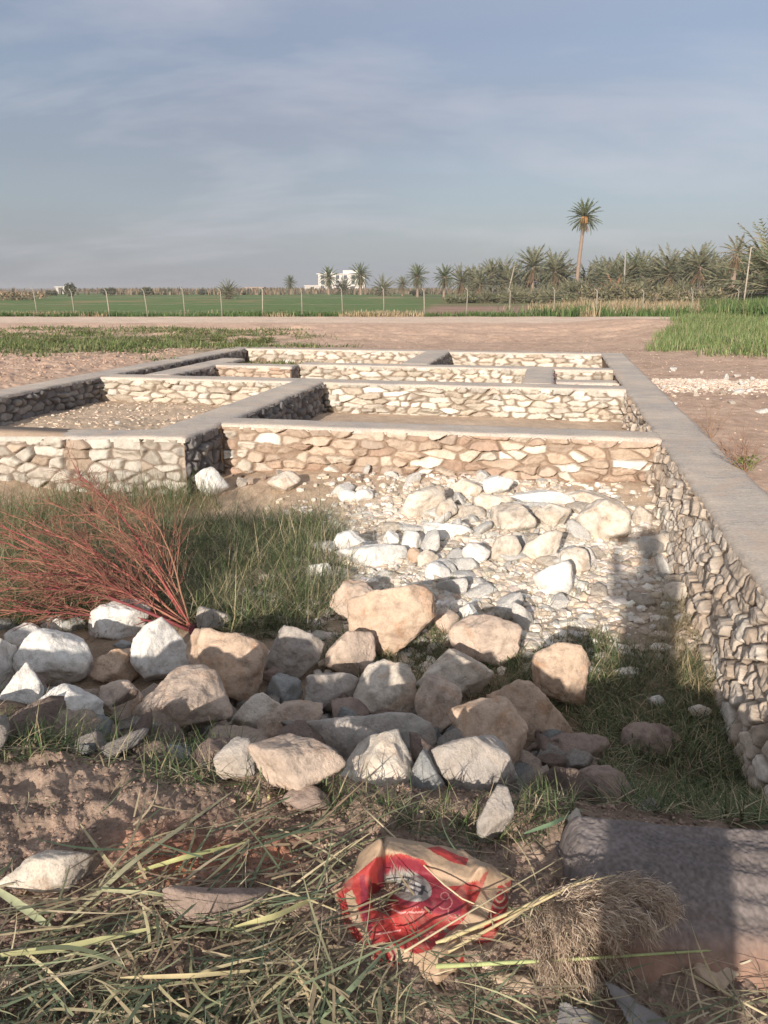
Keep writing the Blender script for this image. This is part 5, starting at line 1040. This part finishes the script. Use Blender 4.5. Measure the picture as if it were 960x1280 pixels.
# ------------------------------------------------------------------ foreground litter
def plane_sheet(name, lab, cat, poly, lift, tilt, amp, colf, seed, thick=0.0025, res=0.0032, pillow=0.03, mat=None, edge_drop=0.03, freq=9.0, roll=0.0):
    """a crumpled sheet with the outline of the photographed one, lying on the ground"""
    q = np.array(poly, float); c = q.mean(0); P0 = hit(c[0], c[1]) + [0, 0, lift]
    n = np.array([math.sin(roll), -math.sin(tilt), math.cos(tilt)]); n /= np.linalg.norm(n); e1 = np.cross([0, 1.0, 0], n); e1 /= np.linalg.norm(e1); e2 = np.cross(n, e1)
    loc = []
    for a, b in q:
        d = ray(a, b); t = np.dot(P0 - [0, 0, CH], n) / np.dot(d, n); X = np.array([0, 0, CH]) + d * t - P0; loc.append((X @ e1, X @ e2))
    L2 = np.array(loc); lo, hi = L2.min(0) - 0.01, L2.max(0) + 0.01
    A, Bq = np.meshgrid(np.arange(lo[0], hi[0], res), np.arange(lo[1], hi[1], res), indexing='ij')
    a_, b_ = A.ravel(), Bq.ravel(); jag = 0.006 * fbm(a_ * 25, b_ * 25, s=seed, o=3); ins = in_poly(a_ + jag, b_ + jag[::-1] * 0 + 0.006 * fbm(a_ * 25 + 7, b_ * 25, s=seed + 1, o=3), L2)
    dist = np.full(len(a_), 9.0)
    for i in range(len(L2)):
        p0, p1 = L2[i], L2[(i + 1) % len(L2)]; dv = p1 - p0; t = np.clip(((a_ - p0[0]) * dv[0] + (b_ - p0[1]) * dv[1]) / (dv @ dv), 0, 1)
        dist = np.minimum(dist, np.hypot(a_ - p0[0] - t * dv[0], b_ - p0[1] - t * dv[1]))
    # sharp folds: largest of several tilted facets per cell
    r = np.random.default_rng(seed); K = 26; cx = r.uniform(lo[0], hi[0], K); cy = r.uniform(lo[1], hi[1], K); gx = r.normal(0, 1, K); gy = r.normal(0, 1, K)
    wa = a_ + 0.01 * fbm(a_ * 14, b_ * 14, s=seed + 2); wb_ = b_ + 0.01 * fbm(a_ * 14 + 5, b_ * 14, s=seed + 3)
    Dk = (wa[:, None] - cx) ** 2 + (wb_[:, None] - cy) ** 2; wgt = np.exp(-Dk / (2 * 0.022 ** 2)) + 1e-9; fac = (wgt * ((wa[:, None] - cx) * gx + (wb_[:, None] - cy) * gy)).sum(1) / wgt.sum(1)
    ridge = 1 - 2 * np.abs(fbm(a_ * freq, b_ * freq, s=seed + 4, o=4, g=0.55))
    hgt = pillow * np.minimum(dist / 0.06, 1) ** 0.7 + amp * (0.9 * fac + 0.011 * ridge + 0.004 * fbm(a_ * 40, b_ * 40, s=seed + 6)) - edge_drop * np.exp(-dist / 0.012)
    W = P0 + a_[:, None] * e1 + b_[:, None] * e2 + hgt[:, None] * n
    px, py = to_px(*W.T); C = colf(px, py, fbm(a_ * 30, b_ * 30, s=seed + 9, o=3))
    F = grid_faces(*A.shape)[:, ::-1]; F = F[ins[F].all(1)]; used = np.unique(F); mp_ = np.full(len(a_), -1); mp_[used] = np.arange(len(used)); F = mp_[F]; W = W[used]
    x_, y_, z_ = W[F[0]][0], W[F[0]][1], W[F[0]][2]
    if np.dot(np.cross(y_ - x_, z_ - x_), n) < 0: F = F[:, ::-1]
    o = mk(name, W, F, mat or M_paper, None, C[used]); m = o.modifiers.new('thickness', 'SOLIDIFY'); m.thickness = thick; m.offset = -1
    tag(o, lab, cat); return o
def bag_colour(px, py, nz):
    C = np.zeros((len(px), 3)) + (0.38, 0.27, 0.18); RED = np.array((0.34, 0.04, 0.035)); CR = np.array((0.22, 0.025, 0.04)); KR = np.array((0.40, 0.285, 0.19))
    def P(poly, col):
        k = in_poly(px + 1.5 * nz, py - 1.5 * nz, poly); C[k] = col
    P([(420, 1112), (446, 1092), (470, 1072), (500, 1066), (530, 1076), (552, 1108), (578, 1106), (612, 1087), (604, 1108), (590, 1135), (578, 1152), (545, 1180), (532, 1196), (508, 1188), (485, 1180), (470, 1188), (448, 1180), (430, 1155)], RED)
    P([(430, 1118), (440, 1112), (458, 1165), (466, 1180), (456, 1176), (440, 1150)], KR)
    P([(449, 1096), (456, 1092), (464, 1160), (462, 1178), (452, 1140)], CR)
    P([(470, 1090), (490, 1070), (520, 1075), (548, 1098), (580, 1130), (575, 1145), (545, 1142), (500, 1130), (475, 1125)], CR)
    P([(478, 1176), (520, 1193), (545, 1185), (560, 1165), (585, 1160), (592, 1175), (572, 1200), (545, 1225), (500, 1212), (470, 1190)], KR)
    P([(570, 1206), (582, 1188), (600, 1172), (612, 1140), (622, 1108), (640, 1100), (632, 1145), (608, 1190), (585, 1206)], RED)
    P([(558, 1096), (590, 1080), (610, 1082), (600, 1100), (575, 1105)], KR)
    P([(533, 1060), (548, 1058), (585, 1074), (582, 1082), (560, 1076)], RED)
    P([(500, 1215), (512, 1205), (520, 1228), (505, 1230)], RED)
    d = np.hypot(px - 478, (py - 1197) * 1.1)                        # ring ornament, lower left
    for r0, r1, col in ((0, 11, RED), (11, 14, KR), (14, 17, CR), (17, 21, KR), (21, 24, RED)): k = (d >= r0) & (d < r1) & (px < 500); C[k] = col
    d = np.hypot(px - 625, (py - 1120) * 0.8)
    for r0, r1, col in ((5, 7, KR), (11, 13, KR)): k = (d >= r0) & (d < r1) & (px > 608); C[k] = col
    # thin pale scroll lines on the red
    for (cx, cy, rr, a0, a1) in ((522, 1140, 7, -3.2, 1.0), (556, 1128, 9, -1, 2.6), (568, 1140, 8, 0.5, 3.6), (545, 1176, 13, 2.2, 4.6), (556, 1120, 5, 0, 6.3), (500, 1150, 22, 3.6, 4.7)):
        dd = np.hypot(px - cx, (py - cy) * 1.1); an = np.arctan2(py - cy, px - cx); k = (np.abs(dd - rr) < 0.6) & (((an - a0) % 6.283) < (a1 - a0)); C[k] = (0.46, 0.20, 0.18)
    for (x0, y0, x1, y1) in ((475, 1130, 500, 1141), (500, 1141, 530, 1140), (470, 1168, 500, 1163)):
        t = np.clip(((px - x0) * (x1 - x0) + (py - y0) * (y1 - y0)) / ((x1 - x0) ** 2 + (y1 - y0) ** 2), 0, 1); k = np.hypot(px - x0 - t * (x1 - x0), py - y0 - t * (y1 - y0)) < 0.8; C[k] = (0.60, 0.36, 0.33)
    # oval emblem with a dark arched mark and a line of lettering strokes
    th = 0.36; u = (px - 510) * math.cos(th) + (py - 1107) * math.sin(th); v = -(px - 510) * math.sin(th) + (py - 1107) * math.cos(th)
    k = (u / 31) ** 2 + (v / 18) ** 2 < 1; C[k] = (0.30, 0.29, 0.265)
    BLK = (0.045, 0.05, 0.06); WH = (0.50, 0.49, 0.46)
    k = (u > -10) & (u < 21) & (v > -11 + 0.10 * (u + 10)) & (v < 11 - 0.18 * (u + 10)) & ~((u > 15) & (np.abs(v) > 7)); C[k] = BLK
    for v0 in (-6.0, 0.0, 5.6):
        k = (u > -1) & (u < 17 - abs(v0) * 0.3) & (np.abs(v - v0) < 1.9) ; C[k] = WH
        k = (u > -8) & (u < -3) & (np.abs(v - v0) < 0.7); C[k] = WH
    k = (u > 17) & (u < 27) & (np.abs(v - (-3 + 0.3 * (u - 17))) < 0.8); C[k] = BLK
    for v0, w0 in ((-11, 1.4), (-8, .7), (-5.5, 1.2), (-2.5, .7), (0, 1.4), (3, .8), (5.5, 1.2), (8, .8), (10.5, 1.2)):
        k = (u > -20) & (u < -14.5) & (np.abs(v - v0) < w0 * 0.62) & ((u / 31) ** 2 + (v / 18) ** 2 < 0.9); C[k] = (0.10, 0.10, 0.11)
    for v0 in (-6, -4, -1, 2, 4.5, 7):
        k = (u > -25) & (u < -22.5) & (np.abs(v - v0) < 0.5) & ((u / 31) ** 2 + (v / 18) ** 2 < 0.9); C[k] = (0.14, 0.14, 0.15)
    dirt = sst(0.15, 0.55, nz)[:, None] * 0.28; return C * (1 - dirt) + np.array((0.33, 0.25, 0.19)) * dirt
plane_sheet('paper_bag', 'crumpled red and brown paper bag with an oval black and white emblem in cut grass', 'paper bag',
    [(415, 1112), (443, 1090), (451, 1062), (480, 1043), (530, 1046), (578, 1060), (604, 1079), (641, 1094), (635, 1148), (611, 1196), (578, 1219), (544, 1238), (506, 1234), (457, 1199), (430, 1165)], 0.012, R(16), 0.5, bag_colour, 5, res=0.0020, pillow=0.03, edge_drop=0.02)
kraft = lambda px, py, nz: np.zeros((len(px), 3)) + (0.46, 0.35, 0.25) + 0.06 * nz[:, None]
greyb = lambda px, py, nz: np.zeros((len(px), 3)) + (0.20, 0.185, 0.175) + 0.04 * nz[:, None]
plane_sheet('torn_cardboard', 'torn sunlit kraft paper scrap at the foot of the grainy block', 'paper scrap', [(868, 1172), (900, 1176), (948, 1186), (938, 1198), (905, 1192), (870, 1190)], 0.01, R(25), 0.8, kraft, 15, pillow=0.012, edge_drop=0.01)
plane_sheet('torn_cardboard', 'bigger creased kraft paper scrap below the sunlit scrap at the lower right', 'paper scrap', [(868, 1196), (905, 1200), (925, 1222), (905, 1238), (878, 1235), (862, 1215)], 0.01, R(20), 0.9, kraft, 16, pillow=0.012, edge_drop=0.01)
plane_sheet('torn_cardboard', 'folded beige paper scrap just right of the bottom of the printed bag', 'paper scrap', [(592, 1206), (606, 1203), (640, 1212), (672, 1225), (694, 1238), (680, 1250), (640, 1238), (622, 1240)], 0.015, R(15), 1.0, kraft, 17, pillow=0.015, edge_drop=0.01)
plane_sheet('grey_board', 'stiff grey board piece poking out below the dry plume', 'board', [(694, 1296), (700, 1252), (735, 1262), (770, 1296)], 0.03, R(22), 0.3, greyb, 18, thick=0.006, pillow=0.0, edge_drop=0.0)
plane_sheet('grey_board', 'slanting flat grey strip running to the bottom edge below the dry plume', 'board', [(752, 1222), (780, 1236), (850, 1290), (800, 1296), (790, 1290)], 0.03, R(18), 0.2, greyb, 19, thick=0.006, pillow=0.0, edge_drop=0.0)
plane_sheet('torn_cardboard', 'beige paper scrap at the lower left edge among the cut grass', 'paper scrap', [(-20, 1218), (15, 1208), (32, 1216), (15, 1236), (-20, 1250)], 0.05, R(25), 0.6, kraft, 20, pillow=0.008, edge_drop=0.005)

def block():
    c0 = at_z(845, 1090, 0.0); nx, ny = 300, 170; x0, x1 = -0.275, 0.60; y0, y1 = -0.245, 0.235
    xs = np.linspace(x0, x1, nx); ys = np.linspace(y0, y1, ny); X, Y = np.meshgrid(xs, ys, indexing='ij')
    ex = np.minimum(X - x0 - 0.018 * fbm(Y * 9, X * 0, s=3) , x1 - X); ey0 = Y - y0 - 0.012 * fbm(X * 8, Y * 0, s=4); ey1 = y1 - Y + 0.02 * fbm(X * 3, Y * 0, s=6)
    def rd(e, w): t = np.clip(e / w, 0, 1); return 1 - np.sqrt(np.clip(1 - (1 - t) ** 2, 0, 1))
    drop = 0.13 * np.clip(rd(ex, 0.05) + rd(ey1, 0.06) + rd(ey0, 0.10), 0, 1)
    lay_ = 0.004 * np.sin(Y * 75 + 3 * fbm(X * 2.0, Y * 3, s=8)) * sst(-0.05, 0.1, X) + 0.007 * fbm(X * 2.5, Y * 9, s=9, o=3)
    Z = 0.0 + 0.02 * sst(y0, 0.05, Y) - 0.055 * sst(0.1, -0.2, Y) - drop + lay_ + 0.0035 * fbm(X * 90, Y * 90, s=12, o=3) + 0.003 * fbm(X * 9, Y * 20, s=13, o=5) - 0.02 * sst(-0.2, 0.4, X)
    n1 = fbm(X * 5, Y * 12, s=14, o=4)[..., None]; n2 = fbm(X * 120, Y * 120, s=15, o=2)[..., None]
    C = np.array((0.175, 0.15, 0.14)) * (1 + 0.22 * n1 + 0.35 * n2)
    k = sst(-0.1, -0.22, Y + 0.05 * n1[..., 0])[..., None]; C = C * (1 - k) + np.array((0.30, 0.19, 0.14)) * k
    V = np.stack([X, Y, Z], -1).reshape(-1, 3); F = grid_faces(nx, ny); n = len(V)
    ring = np.concatenate([np.arange(nx) * ny, (nx - 1) * ny + np.arange(1, ny), (np.arange(nx - 2, -1, -1)) * ny + ny - 1, np.arange(ny - 2, 0, -1)])
    low = V[ring].copy(); low[:, 2] = -0.19; m = len(ring); j = (np.arange(m) + 1) % m
    V = np.concatenate([V, low]); F = np.concatenate([F, np.stack([ring, n + np.arange(m), n + j, ring[j]], -1)]); C = np.concatenate([C.reshape(-1, 3), C.reshape(-1, 3)[ring]])
    o = mk('stone_block', V, F, M_plain, None, C); o.location = c0; o.rotation_euler = (0, R(1), R(-3)); tag(o, 'large grainy grey-brown block with faint layers and rounded edges at the lower right', 'block')
block()

def plume():
    r = np.random.default_rng(33); b = hit(700, 1205) + [0, 0, 0.02]; t = thing('reed_plume', 'fluffy dry brown reed plume drooping over the front of the grainy block', 'reed', b)
    def pt(px, py, h): H = hit(px, py) if py > 1165 or px < 700 else at_z(px, py, 0.0); d = np.array([0, 0, CH]) - H; return H + d / np.linalg.norm(d) * h
    st = np.array([pt(560, 1190, 0.04), pt(650, 1140, 0.08), pt(720, 1105, 0.10), pt(770, 1094, 0.10)]); mb = MB(); tube(mb, st - b, [0.0045, 0.004, 0.003, 0.002], 6, (0.46, 0.38, 0.22)); mb.build('stalk', M_twig, t)
    spines = [[(690, 1120), (740, 1108), (790, 1100), (825, 1112), (846, 1135)], [(690, 1120), (750, 1120), (800, 1122), (835, 1140)], [(690, 1125), (740, 1140), (775, 1155), (790, 1180)], [(685, 1130), (715, 1160), (730, 1200), (742, 1238)],
              [(680, 1130), (700, 1165), (708, 1205), (715, 1240)], [(672, 1140), (690, 1175), (695, 1215)], [(690, 1125), (730, 1150), (755, 1190), (768, 1215)], [(690, 1118), (760, 1128), (800, 1150), (812, 1165)], [(700, 1120), (770, 1108), (815, 1120), (838, 1150)], [(665, 1150), (678, 1185), (682, 1220)], [(690, 1125), (735, 1145), (765, 1165), (775, 1200)]]
    Ps, Ds, Ls = [], [], []
    for sp in spines:
        P = np.array([pt(a, c, 0.085 - 0.012 * i) for i, (a, c) in enumerate(sp)]); n = 1300; s = r.random(n) * (len(P) - 1.001); i = s.astype(int); f = (s - i)[:, None]
        T = (P[i + 1] - P[i]); T /= np.linalg.norm(T, axis=1, keepdims=True); Q = P[i] * (1 - f) + P[i + 1] * f + r.normal(0, 0.011, (n, 3)); D = T * 1.3 + r.normal(0, 0.5, (n, 3)) + [0, 0, 0.1]; D /= np.linalg.norm(D, axis=1, keepdims=True)
        Ps.append(Q); Ds.append(D); Ls.append(r.uniform(0.012, 0.034, n))
    P, D, L_ = np.concatenate(Ps), np.concatenate(Ds), np.concatenate(Ls)
    V, F, C = ribbons(P - b, L_, r.uniform(0.001, 0.0028, len(P)), np.arctan2(D[:, 1], D[:, 0]), np.arccos(np.clip(D[:, 2], -1, 1)), r.normal(0.3, 0.3, len(P)), pick([(0.52, 0.41, 0.31), (0.44, 0.34, 0.25), (0.60, 0.50, 0.39), (0.36, 0.27, 0.20)], len(P), 0.12, r), 2, r.uniform(-1.5, 1.5, len(P)))
    mk('plume', V, F, M_blade, t, C)
plume()

# ------------------------------------------------------------------ the photographer whose shadow lies across the trench
def photographer():
    feet = Vector((0.07, -0.36, g1(0.07, -0.36) + 0.0)); root = thing('person', 'person in a long grey robe holding up a phone with both hands', 'person', feet)
    def skin(name, verts, edges, radii, mat, sub=2, parent=root):
        me = bpy.data.meshes.new(name); me.from_pydata(verts, edges, []); me.update(); o = bpy.data.objects.new(name, me); COL.objects.link(o); o.parent = parent
        s = o.modifiers.new('skin', 'SKIN'); s.use_smooth_shade = True
        for i, rr in enumerate(radii): me.skin_vertices[0].data[i].radius = rr if isinstance(rr, tuple) else (rr, rr)
        me.skin_vertices[0].data[0].use_root = True
        o.modifiers.new('sub', 'SUBSURF').levels = sub; o.modifiers['sub'].render_levels = sub; me.materials.append(mat); return o
    def flat(name, col, rough=0.8):
        def f(nt, N, L, bs):
            t = N.new('ShaderNodeTexCoord'); n = noise(N, L, t.outputs['Object'], 60, 5, 0.6); c = ramp(N, L, n.outputs['Fac'], [(0.3, tuple(q * 0.85 for q in col)), (0.7, tuple(q * 1.1 for q in col))])
            L.new(c.outputs[0], bs.inputs['Base Color']); bs.inputs['Roughness'].default_value = rough; bump(N, L, bs, n.outputs['Fac'], 0.2, 0.002)
        return material(name, f)
    sk = flat('skin_tone', (0.36, 0.21, 0.14), 0.55); cl = flat('grey_cloth', (0.30, 0.30, 0.32)); hr = flat('black_hair', (0.02, 0.018, 0.016)); sh = flat('leather', (0.06, 0.04, 0.03), 0.5); ph = flat('black_glass', (0.02, 0.02, 0.022), 0.25)
    o_ = feet; c = lambda x, y, z: (x, y, z)
    ax, ay, az = -o_.x, -o_.y, CH - o_.z        # lens position in the figure's frame
    V = [c(0, 0, .92), c(0, 0, 1.10), c(0, 0.0, 1.30), c(0, 0.01, 1.40), c(0, 0.02, 1.48), c(0, 0.045, 1.56), c(0, 0.05, 1.655),
         c(-.17, 0, 1.36), c(-.20, .10, 1.20), c(ax - .115, ay - .06, az - .03), c(.17, 0, 1.36), c(.20, .10, 1.20), c(ax + .115, ay - .06, az - .03),
         c(-.09, 0, .88), c(-.10, .02, .48), c(-.10, -.02, .07), c(-.10, .14, .035), c(.09, 0, .88), c(.10, .02, .48), c(.10, -.02, .07), c(.10, .14, .035)]
    E = [(0, 1), (1, 2), (2, 3), (3, 4), (4, 5), (5, 6), (2, 7), (7, 8), (8, 9), (2, 10), (10, 11), (11, 12), (0, 13), (13, 14), (14, 15), (15, 16), (0, 17), (17, 18), (18, 19), (19, 20)]
    rad = [.13, .12, .13, .07, .055, .085, .075, .06, .042, .026, .06, .042, .026, .085, .055, .036, .03, .085, .055, .036, .03]
    skin('body', V, E, rad, sk)
    skin('robe', [c(0, 0, .92), c(0, 0, 1.12), c(0, 0, 1.33), c(0, 0, 1.40), c(-.17, -.005, 1.36), c(-.20, .095, 1.20), c(ax - .12, ay - .12, az - .055), c(.17, -.005, 1.36), c(.20, .095, 1.20), c(ax + .12, ay - .12, az - .055), c(0, 0, .6), c(0, 0, .3), c(0, 0, .14)],
         [(0, 1), (1, 2), (2, 3), (2, 4), (4, 5), (5, 6), (2, 7), (7, 8), (8, 9), (0, 10), (10, 11), (11, 12)], [(.185, .14), (.19, .14), (.175, .13), (.08, .07), .07, .058, .042, .07, .058, .042, (.185, .15), (.19, .16), (.19, .16)], cl)
    skin('hair', [c(0, 0.02, 1.66), c(0, .005, 1.70), c(0, -.01, 1.62)], [(0, 1), (0, 2)], [.088, .06, .075], hr)
    V6, F6 = ICO[3]
    def blob(name, ctr, R3, mat): mk(name, V6 * np.array(R3) + np.array(ctr), F6, mat, root)
    blob('nose', (0, .155, 1.59), (.014, .018, .022), sk)
    for s_ in (-1, 1):
        blob('eye', (s_ * .032, .132, 1.615), (.013, .010, .010), flat('eye_white', (0.6, 0.58, 0.55), 0.3)); blob('ear', (s_ * .088, .045, 1.60), (.012, .022, .032), sk)
        skin('shoe', [c(s_ * .10, -.04, .045), c(s_ * .10, .08, .04), c(s_ * .105, .19, .03)], [(0, 1), (1, 2)], [.045, .047, .035], sh)
        # hand: palm and five separate fingers closed on the phone's side
        hx = ax + s_ * .098; hy = ay - .030; hz = az - .005
        skin('palm', [c(ax + s_ * .114, ay - .06, az - .03), c(hx + s_ * .006, hy - .012, hz - .01), c(hx, hy, hz + .03)], [(0, 1), (1, 2)], [.024, .022, .017], sk)
        for k, L_ in enumerate((.055, .066, .070, .062)):
            z0 = hz - .022 + k * .019
            skin('finger', [c(hx + s_ * .004, hy + .004, z0), c(hx - s_ * .004, hy + .024, z0 + .004), c(hx - s_ * .018, hy + .030, z0 + .005), c(hx - s_ * (L_ - .034), hy + .024, z0 + .005)], [(0, 1), (1, 2), (2, 3)], [.0085, .008, .0075, .0065], sk)
        skin('thumb', [c(hx, hy - .006, hz + .028), c(hx - s_ * .018, hy - .016, hz + .036), c(hx - s_ * .034, hy - .012, hz + .030)], [(0, 1), (1, 2)], [.011, .0095, .008], sk)
    mb = MB(); mb2 = MB()
    box(mb, (-0.083, -0.030, -0.038), (0.083, -0.021, 0.038)); p = mb.build('phone', ph, None, smooth=False); p.location = (0, 0, CH); p.rotation_euler = (-PITCH, 0, 0)
    bv = p.modifiers.new('edge', 'BEVEL'); bv.width = 0.003; bv.segments = 3; tag(p, 'black phone held level in both hands by the person in the robe', 'phone')
photographer()
